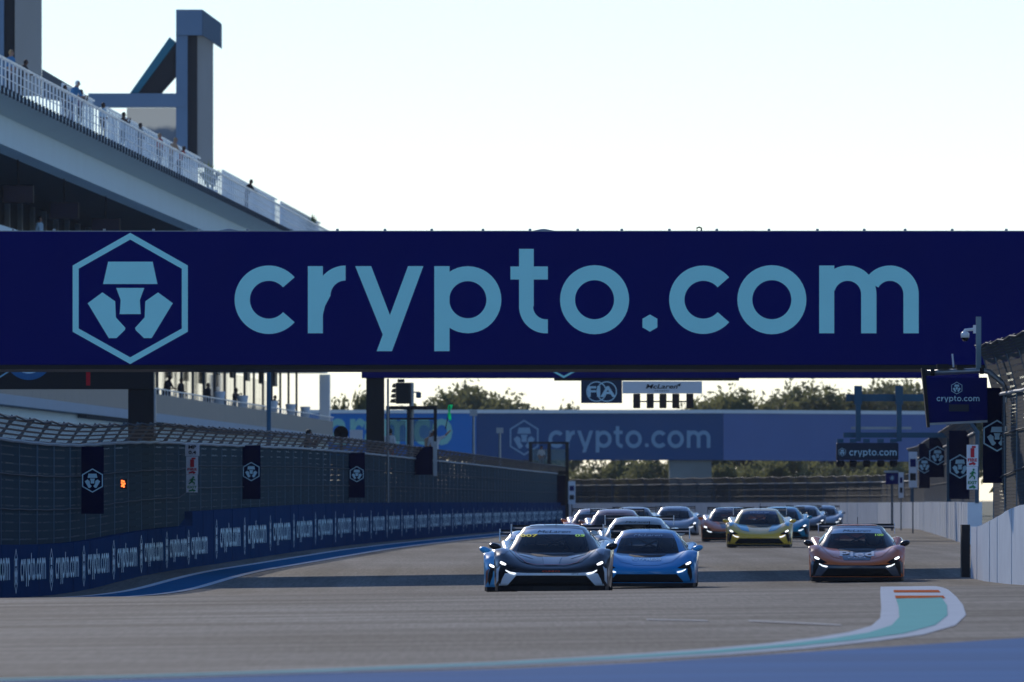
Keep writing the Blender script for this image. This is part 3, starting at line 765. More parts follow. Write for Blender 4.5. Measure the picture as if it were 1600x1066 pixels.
# ------------------------------------------------------------------ people
def person_mesh(pose):
    J = {'pel': (0, 0, .96), 'sp': (0, .0, 1.14), 'ch': (0, .0, 1.36), 'nk': (0, -.01, 1.52), 'hd': (0, -.03, 1.63), 'ht': (0, -.02, 1.74)}
    for s, q in ((-1, 'r'), (1, 'l')):
        J.update({'hp'+q: (.1*s, 0, .9), 'kn'+q: (.12*s, -.03, .5), 'an'+q: (.12*s, .03, .09), 'to'+q: (.14*s, -.15, .035),
                  'sh'+q: (.19*s, 0, 1.43), 'el'+q: (.26*s, .03, 1.16), 'wr'+q: (.25*s, -.12, .96), 'ha'+q: (.24*s, -.17, .88)})
    if pose in ('lean', 'phone', 'point'):
        k = .22 if pose == 'lean' else .08
        for a in ('ch', 'nk', 'hd', 'ht', 'shr', 'shl', 'sp'):
            x, y, z = J[a]; J[a] = (x, y - k*(z-.96)/.5, z - .1*k*(z-.96))
        yy = J['shr'][1]
        for s, q in ((-1, 'r'), (1, 'l')):
            if pose == 'lean': J['el'+q] = (.28*s, yy-.10, 1.14); J['wr'+q] = (.20*s, yy-.32, 1.10); J['ha'+q] = (.12*s, yy-.38, 1.10)
            else: J['el'+q] = (.26*s, yy-.14, 1.20); J['wr'+q] = (.12*s, yy-.32, 1.42); J['ha'+q] = (.06*s, yy-.36, 1.50)
        if pose == 'point': J['elr'] = (-.3, yy, 1.14); J['wrr'] = (-.27, yy-.1, .95); J['har'] = (-.26, yy-.14, .87)
    if pose == 'wave':
        J['ell'] = (.42, -.06, 1.52); J['wrl'] = (.62, -.14, 1.70); J['hal'] = (.69, -.17, 1.76)
    rad = {'pel': (.15, .115), 'sp': (.145, .105), 'ch': (.17, .115), 'nk': (.06, .06), 'hd': (.085, .105), 'ht': (.07, .085)}
    for q in 'rl': rad.update({'hp'+q: (.095, .1), 'kn'+q: (.062, .065), 'an'+q: (.042, .045), 'to'+q: (.04, .03), 'sh'+q: (.07, .075), 'el'+q: (.045, .045), 'wr'+q: (.03, .032), 'ha'+q: (.04, .025)})
    names = list(J); idx = {n: i for i, n in enumerate(names)}
    E = [('pel','sp'),('sp','ch'),('ch','nk'),('nk','hd'),('hd','ht')]
    for q in 'rl': E += [('pel','hp'+q),('hp'+q,'kn'+q),('kn'+q,'an'+q),('an'+q,'to'+q),('ch','sh'+q),('sh'+q,'el'+q),('el'+q,'wr'+q),('wr'+q,'ha'+q)]
    me = bpy.data.meshes.new('person'); me.from_pydata([J[n] for n in names], [(idx[a], idx[b]) for a, b in E], [])
    o = bpy.data.objects.new('person', me); COL.objects.link(o)
    o.modifiers.new('skin', 'SKIN'); sk = me.skin_vertices[0].data
    for n in names: sk[idx[n]].radius = rad[n]
    sk[idx['pel']].use_root = True
    ss = o.modifiers.new('sub', 'SUBSURF'); ss.levels = 2; ss.render_levels = 2
    dg = bpy.context.evaluated_depsgraph_get()
    out = bpy.data.meshes.new_from_object(o.evaluated_get(dg)); bpy.data.objects.remove(o)
    out.materials.clear()
    for _ in range(4): out.materials.append(None)
    H = [Vector(J['har']), Vector(J['hal'])]; EL = [Vector(J['elr']), Vector(J['ell'])]
    for p in out.polygons:
        c = p.center; p.use_smooth = True
        if c.z < .1: mi = 3
        elif c.z < .97 and min((c-h).length for h in H) > .16: mi = 2
        elif c.z > J['nk'][2] - .01 and abs(c.x) < .16: mi = 0
        elif any((c-H[k]).length < (EL[k]-H[k]).length*.85 for k in (0, 1)): mi = 0
        else: mi = 1
        p.material_index = mi
    hb = bmesh.new(); bmesh.ops.create_icosphere(hb, subdivisions=3, radius=1)
    hv = Vector(J['hd']) + Vector((0, .012, .035))
    bmesh.ops.delete(hb, geom=[v for v in hb.verts if v.co.z < -.75 or (v.co.y < -.45 and v.co.z < .35)], context='VERTS')
    for v in hb.verts: v.co = Vector((v.co.x*.092, v.co.y*.112, v.co.z*.115)) + hv
    hm = bpy.data.meshes.new('hair'); hb.to_mesh(hm); hb.free()
    for p in hm.polygons: p.use_smooth = True
    nb = bmesh.new(); bmesh.ops.create_cone(nb, segments=6, radius1=.018, radius2=.006, depth=.05, matrix=Matrix.Translation(Vector(J['hd']) + Vector((0, -.115, 0))) @ Matrix.Rotation(R(70), 4, 'X'))
    nm = bpy.data.meshes.new('nose'); nb.to_mesh(nm); nb.free()
    return out, hm, nm
POSES = {p: person_mesh(p) for p in ('stand', 'lean', 'phone', 'wave')}
SKIN = mat('skin', (.36, .20, .14), .6, var=.08); SKIND = mat('skin_dark', (.10, .055, .04), .6, var=.08)
def cl(name, c): return mat('cloth_'+name, c, .85, var=.12, scale=8)
def person(loc, rz, pose, shirt, trousers, hair, label, group, sc=1., skin=SKIN):
    bm_, hm, nm = POSES[pose]
    o = bpy.data.objects.new('person', bm_); COL.objects.link(o)
    o.location = loc; o.rotation_euler = (0, 0, rz); o.scale = (sc,)*3
    for i, m in enumerate((skin, shirt, trousers, BLACK)):
        o.material_slots[i].link = 'OBJECT'; o.material_slots[i].material = m
    tag(o, label, 'person', group)
    put('hair', hm, hair, o); put('nose', nm, skin, o)
    return o
HB = mat('hair_black', (.01, .008, .007), .6, var=.2); HBR = mat('hair_blonde', (.35, .22, .10), .6, var=.2); CAPW = cl('white', (.7, .72, .72))
BL, DK, RD, GR, NV, TN, PK = cl('blue', (.06, .22, .42)), cl('black', (.012, .012, .018)), cl('red', (.40, .05, .05)), cl('grey', (.25, .27, .28)), cl('navy', (.02, .03, .07)), cl('tan', (.45, .30, .20)), cl('purple', (.14, .08, .14))
roofp = [(17, 'stand', BL, NV, HBR, 'person in a blue shirt on the roof, leftmost at the rail', 1.06), (31, 'lean', DK, DK, HB, 'person with dark hair leaning low over the roof rail by the left tower', .95),
 (101, 'stand', DK, NV, HB, 'dark-haired person in black standing left of the blue-shirted one on the roof', .92), (111, 'lean', BL, NV, CAPW, 'person in a bright blue shirt and cap leaning on the roof rail', 1.12),
 (123, 'phone', PK, DK, HB, 'person in a dark purple top beside the blue shirt at the roof rail', 1.0), (161, 'stand', cl('pale', (.4, .55, .65)), DK, HB, 'long-haired person in pale blue at the roof rail near the white screens', 1.0),
 (190, 'phone', CAPW, GR, HB, 'person in a white shirt holding up a phone on the roof', 1.02), (219, 'stand', GR, GR, HB, 'person in grey with dark hair turned away on the roof', 1.0),
 (249, 'stand', RD, NV, HBR, 'person in a red top on the roof below the tower screen', 1.0), (266, 'lean', TN, GR, HBR, 'blonde person in tan leaning over the roof rail', 1.05),
 (280, 'lean', RD, DK, HB, 'person in dark red leaning far out beside the blonde one on the roof', .95), (385, 'lean', DK, DK, HB, 'lone person in black leaning on the roof rail, far right end', 1.05)]
for px, pose, sh, tr, hr, lab, sc in roofp:
    d = on_v(px, -33.35); x = TX(-33.35, d)
    person((x, d, 17.62), R(60) - TS, pose, sh, tr, hr, lab, 'spectators on the roof', sc, SKIND if hr is HB else SKIN)
for i, (px, pose, lab) in enumerate([(257, 'lean', 'dark silhouetted person leaning on the terrace parapet right of the black pillar'), (283, 'stand', 'slim dark figure standing second from the pillar on the lower terrace'), (325, 'stand', 'broad dark figure third from the pillar on the lower terrace'),
       (366, 'phone', 'dark figure with raised hands, fourth from the pillar on the lower terrace'), (427, 'phone', 'dark figure beside the thin blue pole on the lower terrace')]):
    d = on_v(px, -34.2)
    person((TX(-34.2, d), d, 5.72), R(60), pose, DK, DK, HB, lab, 'spectators on the lower terrace', 1.06, SKIND)
d = on_v(62, -36.5); person((TX(-36.5, d), d, 12.4), R(60), 'stand', cl('pale', (.4, .55, .65)), GR, HB, 'person in pale shirt inside the upper terrace below the televisions', 'spectators on the upper terrace', 1.05)
PLW = mat('planter_white', (.75, .77, .78), .5, var=.05)
for i, px in enumerate((343, 379, 426, 454, 477)):
    d = on_v(px, -33.5); x = TX(-33.5, d)
    mb = MB(); mb.tube([(x, d, 5.73), (x, d, 6.6), (x, d, 7.1), (x, d, 7.12)], [.16, .26, .34, .26], 12)
    o = mb.build('terrace_planter', PLW, smooth=True); tag(o, 'tall white tapered planter on the lower terrace parapet, %s from the black pillar' % ('first', 'second', 'third', 'fourth', 'fifth')[i], 'planter', 'white planters on the lower terrace')
LEAFY = mat('palm_leaf_yellow', (.22, .22, .03), .6, var=.4, scale=2); LEAFG = mat('palm_leaf', (.05, .09, .03), .6, var=.4, scale=2)
def palm(px, z0, hgt, m, label):
    d = on_v(px, -33.8); x = TX(-33.8, d)
    t = empty('potted_palm', (x, d, z0), label, 'plant')
    MB().tube([(0,0,0),(0,0,.5)], [.2,.28], 10).build('pot', PLW, t)
    rnd = random.Random(px)
    for k in range(16):
        th = rnd.uniform(0, 6.28); sp = rnd.uniform(.3, .9); mb = MB(); prev = None
        for q in range(6):
            u = q/5; c = Vector((math.cos(th)*sp*u, math.sin(th)*sp*u, .5 + hgt*(u*1.3 - .6*u*u*sp*1.6)))
            wv = Vector((-math.sin(th), math.cos(th), 0))*.11*math.sin(math.pi*min(1, u+.12))
            if prev: mb.quad(prev[0], prev[1], c+wv, c-wv)
            prev = (c-wv, c+wv)
        mb.build('frond', m, t)
palm(324, 17.62, 1.5, LEAFY, 'yellow-green potted palm at the roof rail under the tower')
palm(332, 17.62, 1.6, LEAFG, 'green potted palm just right of the yellow one on the roof')
palm(486, 17.62, 1.9, LEAFG, 'small green potted palm at the far end of the roof rail')

# ------------------------------------------------------------------ boards and signs on the fences
def board(px, d, label, eh, ey):
    t = abs_empty('fence_banner', label, 'banner', 'emblem banners on the fences')
    pbox('board', px, d, .06, NAVYD, t)
    cx = (px[0]+px[2])/2
    emblem(LETW, t, tuple(Pt(cx, ey, d-.01)), eh*.86*d/F, eh*d/F)
board((127, 698, 162, 803), 234, 'dark emblem banner on the left fence, nearest and largest', 38, 751)
board((378, 696, 407, 780), 300, 'dark emblem banner on the left fence right of the fire exit sign', 30, 737)
board((545, 707, 570, 778), 366, 'dark emblem banner on the left fence below the black start gantry pillar', 25, 741)
board((1536, 606, 1580, 755), 227, 'large dark emblem banner behind the screen box on the right fence', 50, 681)
board((1483, 673, 1517, 780), 366, 'dark emblem banner left of the red and green sign on the right fence', 38, 729)
board((1452, 678, 1478, 746), 446, 'dark emblem banner highest of the far group on the right fence', 30, 712)
board((1436, 693, 1453, 763), 500, 'dark emblem banner farthest away on the right fence', 26, 727)
SIGNW = mat('sign_white', (.72, .76, .80), .5, var=.06); SRED = mat('sign_red', (.55, .02, .04), .5, var=0); SGRN = mat('sign_green', (.02, .22, .08), .5, var=0)
def fire_exit(x0, x1, y0, ym, y1, d, label):
    t = abs_empty('fire_exit_sign', label, 'sign')
    pbox('fire_plate', (x0, y0, x1, ym-.3), d, .03, SIGNW, t); pbox('exit_plate', (x0, ym, x1-.8, y1), d, .03, SIGNW, t)
    w = x1-x0; cx = (x0+x1)/2; H = ym-y0; k = d/F; e = d-.012
    # extinguisher
    pbox('extinguisher_print', (cx-w*.16, y0+H*.16, cx+w*.16, y0+H*.58), e, .006, SRED, t)
    pbox('extinguisher_print', (cx-w*.05, y0+H*.06, cx+w*.28, y0+H*.15), e, .006, SRED, t)
    text_obj('fire_lettering', 'FIRE', SRED, t, tuple(Pt(cx, y0+H*.70, e)), w*.8*k, H*.14*k, bold=.03)
    def arrow(yc, m):
        p = [(cx-w*.3, yc-H*.02), (cx, yc-H*.07), (cx-.02*w, yc-H*.12), (cx+w*.32, yc+H*.0), (cx+.1*w, yc+H*.08), (cx+.08*w, yc+H*.02), (cx-w*.28, yc+H*.06)]
        MB().poly([Pt(x, y, e) for x, y in p]).build('arrow', m, t)
    arrow(y0+H*.88, SRED)
    H2 = y1-ym
    c = Pt(cx+w*.1, ym+H2*.14, e); disc('runner_print', c, w*.09*k, SGRN, t, n=12)
    def st(a, b, r): MB().tube([Pt(a[0], a[1], e-.004), Pt(b[0], b[1], e-.004)], r*w*k, 6).build('runner_print', SGRN, t)
    st((cx+w*.05, ym+H2*.2), (cx-w*.03, ym+H2*.38), .09); st((cx-w*.03, ym+H2*.38), (cx+w*.2, ym+H2*.46), .06); st((cx+w*.2, ym+H2*.46), (cx+w*.16, ym+H2*.56), .05)
    st((cx-w*.03, ym+H2*.38), (cx-w*.28, ym+H2*.52), .06); st((cx+w*.04, ym+H2*.24), (cx+w*.28, ym+H2*.30), .05); st((cx+w*.02, ym+H2*.24), (cx-w*.22, ym+H2*.32), .05)
    text_obj('exit_lettering', 'EXIT', SGRN, t, tuple(Pt(cx, ym+H2*.70, e)), w*.78*k, H2*.14*k, bold=.03)
    H = H2; arrow(y1-H2*.1, SGRN)
    return t
fire_exit(291, 309.5, 713.5, 742, 769.5, 272, 'white fire and exit sign with red and green print on the left fence')
fire_exit(1510.5, 1528.5, 695, 729, 765, 235, 'white fire and exit sign on the right fence between two banners')
t = abs_empty('distance_sign', 'small white sign reading MP 0.4 above the left fire exit sign', 'sign')
pbox('plate', (289.5, 693.5, 311.5, 712.5), 272, .03, SIGNW, t)
text_obj('lettering', 'MP', DARKP, t, tuple(Pt(300.5, 698.6, 271.98)), 12*272/F, 5.5*272/F, bold=.035); text_obj('lettering', '0.4', DARKP, t, tuple(Pt(300.5, 707, 271.98)), 12*272/F, 5.5*272/F, bold=.035)
t = abs_empty('warning_light', 'glowing orange warning light on the left fence', 'light')
pbox('housing', (188, 749, 199, 764), 245, .12, BLACK, t, bevel=.01)
for i, (x, y) in enumerate(((190.5, 751.5), (193.5, 752.5), (190.5, 755), (194.5, 756), (192.5, 757.5), (190.5, 759.5), (193.5, 760.5))):
    disc('lamp', Pt(x, y, 245), .021, emit('orange_lamp', (1, .16, .03), 3.0), t, off=.01, n=10)
# white distance board far right and far left
for nm, px, d, lab in (('marker_board', (1420, 706, 1433, 762), 470, 'white marker board on the far right fence left of the emblem banners'), ('marker_board', (888, 752, 899, 788), 640, 'white marker board at the far end of the left wall'), ('marker_board', (1404, 738, 1412, 778), 520, 'narrow white marker board beside the small blue box far right')):
    t = abs_empty(nm, lab, 'sign'); pbox('plate', px, d, .05, SIGNW, t)
    h = (px[3]-px[1]); pbox('print', (px[0]+2, px[1]+h*.2, px[2]-2, px[1]+h*.42), d-.015, .008, NAVY2, t); pbox('print', (px[0]+2, px[1]+h*.6, px[2]-2, px[1]+h*.8), d-.015, .008, DARKP, t)
    a = Pt((px[0]+px[2])/2, px[3], d); MB().tube([(a.x, a.y+.09, a.z+.5), (a.x, a.y+.09, -.5)], .03, 6).build('post', POSTM, t)
t = abs_empty('trackside_box', 'small blue trackside box with pale print far right', 'sign')
pbox('box', (1384, 739, 1404, 757), 516, .5, NAVY2, t, bevel=.03); pbox('roof_edge', (1382, 735.5, 1404, 738.7), 516, .5, STEEL, t); emblem(LETW, t, tuple(Pt(1394, 747, 515.98)), 6*.029, 8*.029)
a = Pt(1394, 757, 516); MB().tube([(a.x, 516.2, a.z), (a.x, 516.2, -.5)], .05, 6).build('post', POSTM, t)

# ------------------------------------------------------------------ screen box on a pipe arm, right
D6 = 225.0
sbx = abs_empty('screen_box', 'navy screen box lettered crypto.com on a galvanised pipe arm at right', 'sign')
q = [Pt(x, y, D6) for x, y in ((1449, 665), (1543, 656), (1542.5, 590), (1446.5, 590))]; off = Vector((0, .45, 0))
MB().hexa([q[0], q[1], q[1]+off, q[0]+off, q[3], q[2], q[2]+off, q[3]+off]).build('housing', NAVY2, sbx, bevel=.012)
q = [Pt(x, y, D6-.03) for x, y in ((1449, 668), (1453, 668), (1446, 574), (1440, 575))]
MB().hexa([q[0], q[1], q[1]+off, q[0]+off, q[3], q[2], q[2]+off, q[3]+off]).build('side_frame', BLACK, sbx)
pxhexa('bottom_frame', [(1453,664.5),(1543,660),(1543,656.6),(1453,661)], D6-.04, .3, STEEL, sbx)
emblem(LETW, sbx, tuple(Pt(1495, 606.5, D6-.02)), 17*D6/F, 19.5*D6/F); wordmark(LETW, sbx, tuple(Pt(1463.5, 627, D6-.02)), 67*D6/F, 6.6*D6/F)
pbox('vent_panel', (1483, 632, 1514, 643), D6-.012, .01, mat('vent_dark', (.02, .03, .05), .5, var=.4, scale=30, stretch=(6, 1, 1)), sbx)
MB().tube([Pt(1446, 583, D6+.2), Pt(1535, 579, D6+.2), Pt(1545, 581, D6+.2), Pt(1574, 605, D6+.2), Pt(1577, 612, D6+.2), Pt(1577, 672, D6+.2), Pt(1579, 905, D6+.2)], .055, 12).build('pipe_arm', STEEL, sbx, smooth=True)
for x, y in ((1457, 582), (1534, 579)):
    a = Pt(x, y, D6+.2); MB().tube([a - Vector((.04, 0, 0)), a + Vector((.04, 0, 0))], .075, 10).build('pipe_clamp', BLACK, sbx)
for y in (625, 670):
    a = Pt(1577, y, D6+.2); MB().box(a.x-.08, a.x+.2, a.y-.08, a.y+.08, a.z-.05, a.z+.05).build('post_bracket', STEEL, sbx)
MB().tube([Pt(1490, 574, D6+.2), Pt(1488, 553, D6+.2)], .018, 6).build('antenna', RAILW, sbx)
pbox('cable_box', (1464, 569, 1482, 576), D6+.1, .15, BLACK, sbx); pbox('cable_box', (1494, 570, 1506, 576), D6+.1, .15, BLACK, sbx)
cc = abs_empty('security_camera', 'white dome security camera on a slim grey pole above the screen box', 'camera')
a = Pt(1529, 495, D6+.2); MB().box(a.x-.05, a.x+.05, a.y-.05, a.y+.05, Pt(0, 579, D6+.6).z, a.z).build('pole', mat('pole_grey', (.16, .24, .28), .5, .2, var=.1), cc)
pbox('wall_bracket', (1521, 508, 1525, 521), D6+.55, .15, RAILW, cc); MB().tube([Pt(1522, 514.5, D6+.6), Pt(1508, 516, D6+.6), Pt(1506.5, 519, D6+.6)], .03, 8).build('arm', RAILW, cc)
a = Pt(1508, 523, D6+.6); MB().tube([a+Vector((0,0,.06)), a+Vector((0,0,.02)), a-Vector((0,0,.06))], [.05,.085,.085], 14).build('body', RAILW, cc, smooth=True)
bmx = bmesh.new(); bmesh.ops.create_uvsphere(bmx, u_segments=14, v_segments=8, radius=.075, matrix=Matrix.Translation(a-Vector((0,0,.06))))
dm = bpy.data.meshes.new('dome'); bmx.to_mesh(dm); bmx.free(); put('dome', dm, mat('dome_glass', (.006, .007, .01), .1, var=0), cc)

# light repeater on steel frame, right
D7 = 420.0; k7 = D7/F
lr = abs_empty('light_repeater', 'dark crypto.com light repeater with five lamps on a blue steel frame, right', 'signal')
pbox('housing', (1307, 692, 1404, 719), D7, .5, mat('repeater_navy', (.008, .022, .05), .5, var=.2), lr, bevel=.04)
emblem(LETW, lr, tuple(Pt(1316, 706.5, D7-.02)), 11*k7, 13*k7); wordmark(LETW, lr, tuple(Pt(1327, 712, D7-.02)), 74*k7, 8*k7)
for px in (1313, 1333, 1354, 1376, 1396):
    a = Pt(px, 719.5, D7+.2); MB().tube([a, a-Vector((0,0,.14)), a-Vector((0,0,.24))], [.13,.15,.11], 12).build('lamp', BLACK, lr, smooth=True)
    pbox('top_cap', (px-5, 686, px+5, 691.7), D7+.1, .3, TEAL_ST, lr)
for px in (1341, 1405): pbox('hanger', (px-4, 628, px+4, 690), D7+.55, .2, TEAL_ST, lr); pbox('hanger_head', (px-6, 603, px+6, 632), D7+.5, .3, TEAL_ST, lr)
pbox('upper_beam', (1322, 616, 1492, 627), D7+.85, .25, TEAL_ST, lr); pbox('lower_beam', (1318, 676, 1492, 684), D7+.8, .25, TEAL_ST, lr)
pbox('thin_beam', (1330, 667, 1424, 671), D7+1.1, .1, STEEL, lr)
a = Pt(1486, 610, D7); MB().box(a.x-.12, a.x+.12, D7+1.2, D7+1.45, -.5, a.z).build('mast', TEAL_ST, lr)

# slim pole, signal cluster, marshal stands
o = MB().tube([Pt(420, 575, 330), (Pt(420, 0, 330).x, 330, -.5)], .065, 10).build('slim_pole', TEAL_ST, smooth=True); tag(o, 'slim blue-grey pole behind the left fence in front of the terrace', 'pole')
D8 = 448.0; k8 = D8/F
ms = abs_empty('marshal_stand', 'dark steel marshal stand with marshals beside the black start gantry pillar', 'stand')
z8 = Pt(0, 742, D8).z
for px in (606, 638, 680): 
    for dy in (0, 1.6):
        a = Pt(px, 638, D8); MB().box(a.x-.06, a.x+.06, D8+dy-.06, D8+dy+.06, -.4, a.z).build('post', BLACK, ms)
for y in (637, 653): pbox('cross_bar', (603, y, 682, y+3), D8-.02, .1, BLACK, ms)
pbox('roof', (603, 634.5, 683, 636.8), D8-.1, 1.9, BLACK, ms)
a, b_ = Pt(600, 743, D8), Pt(684, 740, D8); MB().box(a.x, b_.x, D8-.2, D8+1.8, z8-.12, z8-.01).build('platform', BLACK, ms)
GLT = bpy.data.materials.new('tinted_glazing'); GLT.use_nodes = True; _b = GLT.node_tree.nodes['Principled BSDF']; _b.inputs['Base Color'].default_value = (.06, .25, .3, 1); _b.inputs['Alpha'].default_value = .4; _b.inputs['Roughness'].default_value = .1
pbox('glazing', (642, 657, 677, 690), D8+1.5, .02, GLT, ms); pbox('glazing', (609, 657, 634, 690), D8+1.5, .02, GLT, ms)
MARS = 'marshals along the left fence'
a = Pt(609, 742, D8+.5); person((a.x, a.y, z8), R(150), 'stand', CAPW, RD, HB, 'marshal in white and red standing right of the black start gantry pillar', MARS, 1.03)
a = Pt(667, 742, D8+.7); person((a.x, a.y, z8), R(35), 'lean', TN, GR, CAPW, 'marshal in tan with white cap leaning in the marshal stand', MARS, .98)
a = Pt(679, 742, D8+.3); wv = person((a.x, a.y, z8), R(-12), 'wave', CAPW, NV, HB, 'marshal with raised arm waving the green flag', MARS, 1.0)
fl = abs_empty('green_flag', 'bright green flag held up by the waving marshal', 'flag')
h0 = Pt(696, 671, D8+.1); h1 = Pt(703, 634, D8+.1)
MB().tube([h0, h1], .02, 6).build('stick', BLACK, fl)
GF = mat('flag_green', (.0, .80, .40), .6, var=.2, scale=4)
_nt = GF.node_tree; _t = _nt.nodes.new('ShaderNodeBsdfTranslucent'); _x = _nt.nodes.new('ShaderNodeMixShader'); _x.inputs[0].default_value = .6; _t.inputs[0].default_value = (0, .9, .5, 1)
_nt.links.new(_nt.nodes['Principled BSDF'].outputs[0], _x.inputs[1]); _nt.links.new(_t.outputs[0], _x.inputs[2]); _nt.links.new(_x.outputs[0], _nt.nodes['Material Output'].inputs[0])
mb = MB(); rows = []
for i in range(9):
    u = i/8; p = Pt(703.5 - 2*math.sin(u*3), 633 + 24*u, D8+.05); w_ = (7 if u < .35 else (3 if u < .55 else 5.5 - 4*(u-.55)))*k8
    rows.append((p + Vector((-w_*.4, .06*math.sin(u*9), 0)), p + Vector((w_*.6, .08*math.cos(u*7), .02))))
for i in range(8): mb.quad(rows[i+1][0], rows[i+1][1], rows[i][1], rows[i][0])
o = mb.build('cloth', GF, fl, smooth=True); so = o.modifiers.new('s', 'SOLIDIFY'); so.thickness = .01
sgx = abs_empty('signal_cluster', 'black signal light cluster with hooded lamps right of the start gantry pillar', 'signal')
pbox('housing', (618, 598, 641, 631), D8+.4, .6, BLACK, sgx, bevel=.04); pbox('top_cap', (621, 592.5, 632, 597.6), D8+.5, .3, BLACK, sgx)
for i, y in enumerate((599, 607, 615, 623)):
    pxhexa('lamp_hood', [(609+2*(3-i)/2, y+6), (617.7, y+7), (617.7, y), (611+(3-i), y+1)], D8+.35, .5, BLACK, sgx)
a = Pt(643, 598, D8+.8); MB().tube([(a.x, a.y, a.z), (a.x, a.y, -.4)], .09, 8).build('pole', STEEL, sgx)
pbox('side_arm', (644, 612, 656, 614), D8+.75, .08, STEEL, sgx); pbox('small_camera', (650, 613, 658, 622), D8+.7, .2, TEAL_ST, sgx, bevel=.03)
bb = abs_empty('fence_box', 'plain navy box on the left fence with a pale post, below the flag marshal', 'box')
pbox('box', (646, 698, 676, 742), 424, .5, NAVYD, bb); pbox('pale_post', (677, 690, 683, 744), 423.9, .12, STEEL, bb)
# second, far stand
D9 = 645.0
ms2 = abs_empty('marshal_stand', 'far marshal stand with glazed front at the end of the left fence', 'stand')
for px in (829, 858, 886):
    a = Pt(px, 693, D9); MB().box(a.x-.1, a.x+.1, D9-.1, D9+.1, -.5, a.z).build('post', BLACK, ms2)
pbox('roof', (826, 690.5, 889, 693.5), D9-.2, 2.2, BLACK, ms2); pbox('platform', (826, 736, 889, 742), D9-.1, 2.0, BLACK, ms2); pbox('glazing', (832, 702, 855, 730), D9+1, .03, GLT, ms2); pbox('glazing', (861, 702, 883, 730), D9+1, .03, GLT, ms2)
pbox('lower_box', (862, 743, 886, 790), D9+.1, .6, NAVYD, ms2)
a = Pt(846, 736, D9+.5); person((a.x, a.y, a.z), R(20), 'stand', CAPW, GR, HB, 'far marshal in white inside the far marshal stand', MARS, .8)
a = Pt(477, 720, 372); person((a.x, a.y, a.z-.75), R(80), 'phone', DK, DK, HB, 'dark figure with a camera just above the left fence before the terrace end', MARS, 1.0, SKIND)
fp = abs_empty('photo_platform', 'dark platform behind the left fence below the photographing figure', 'stand'); MB().box(a.x-.6, a.x+.6, 371.2, 373, -.4, a.z-.76).build('deck', BLACK, fp)
d = on_v(1468, 4.95); person((TX(4.95, d), d, G(TX(4.95, d), d)), R(-70), 'phone', cl('olive', (.08, .07, .04)), DK, HBR, 'person in dark clothes standing behind the far right wall under the banners', 'people behind the right wall', 1.04)
# broadcast dish
dsh = abs_empty('broadcast_dish', 'white broadcast dish with dark bowl behind the left fence end of the terrace', 'dish')
c = Pt(533, 677, 400); mb = MB(); prev = None
for q in range(6):
    u = q/5; rr = .26*u; n = 18; rowp = [c + Vector((math.cos(2*math.pi*k/n)*rr, -.14*(u*u), math.sin(2*math.pi*k/n)*rr)) for k in range(n)]
    if prev:
        for k in range(n): mb.quad(prev[k], prev[(k+1) % n], rowp[(k+1) % n], rowp[k])
    prev = rowp
o = mb.build('bowl', DARKP, dsh, smooth=True); so = o.modifiers.new('s', 'SOLIDIFY'); so.thickness = .02
MB().box(c.x-.3, c.x+.25, 400.1, 400.5, c.z-.35, c.z-.1).build('mount', WHITEP, dsh); MB().box(c.x+.3, c.x+.75, 400.2, 400.7, c.z-.45, c.z+.12).build('cabinet', WHITEP, dsh); MB().tube([(c.x, 400.3, c.z-.3), (c.x, 400.3, -.4)], .06, 6).build('mast', BLACK, dsh)
# lamp posts in front of the far bridge
for px, y0, d, lab in ((740, 650, 560, 'lamp post at the joint of the bright and navy boards'), (781, 677, 590, 'shorter lamp post before the navy board left of the emblem')):
    t = abs_empty('lamp_post', lab, 'lamp post'); a = Pt(px, y0, d); MB().tube([(a.x, d, -.4), (a.x, d, a.z)], [.09, .06], 8).build('pole', STEEL, t); MB().box(a.x-.18, a.x+.18, d-.15, d+.15, a.z, a.z+.28).build('lamp_head', STEEL, t)

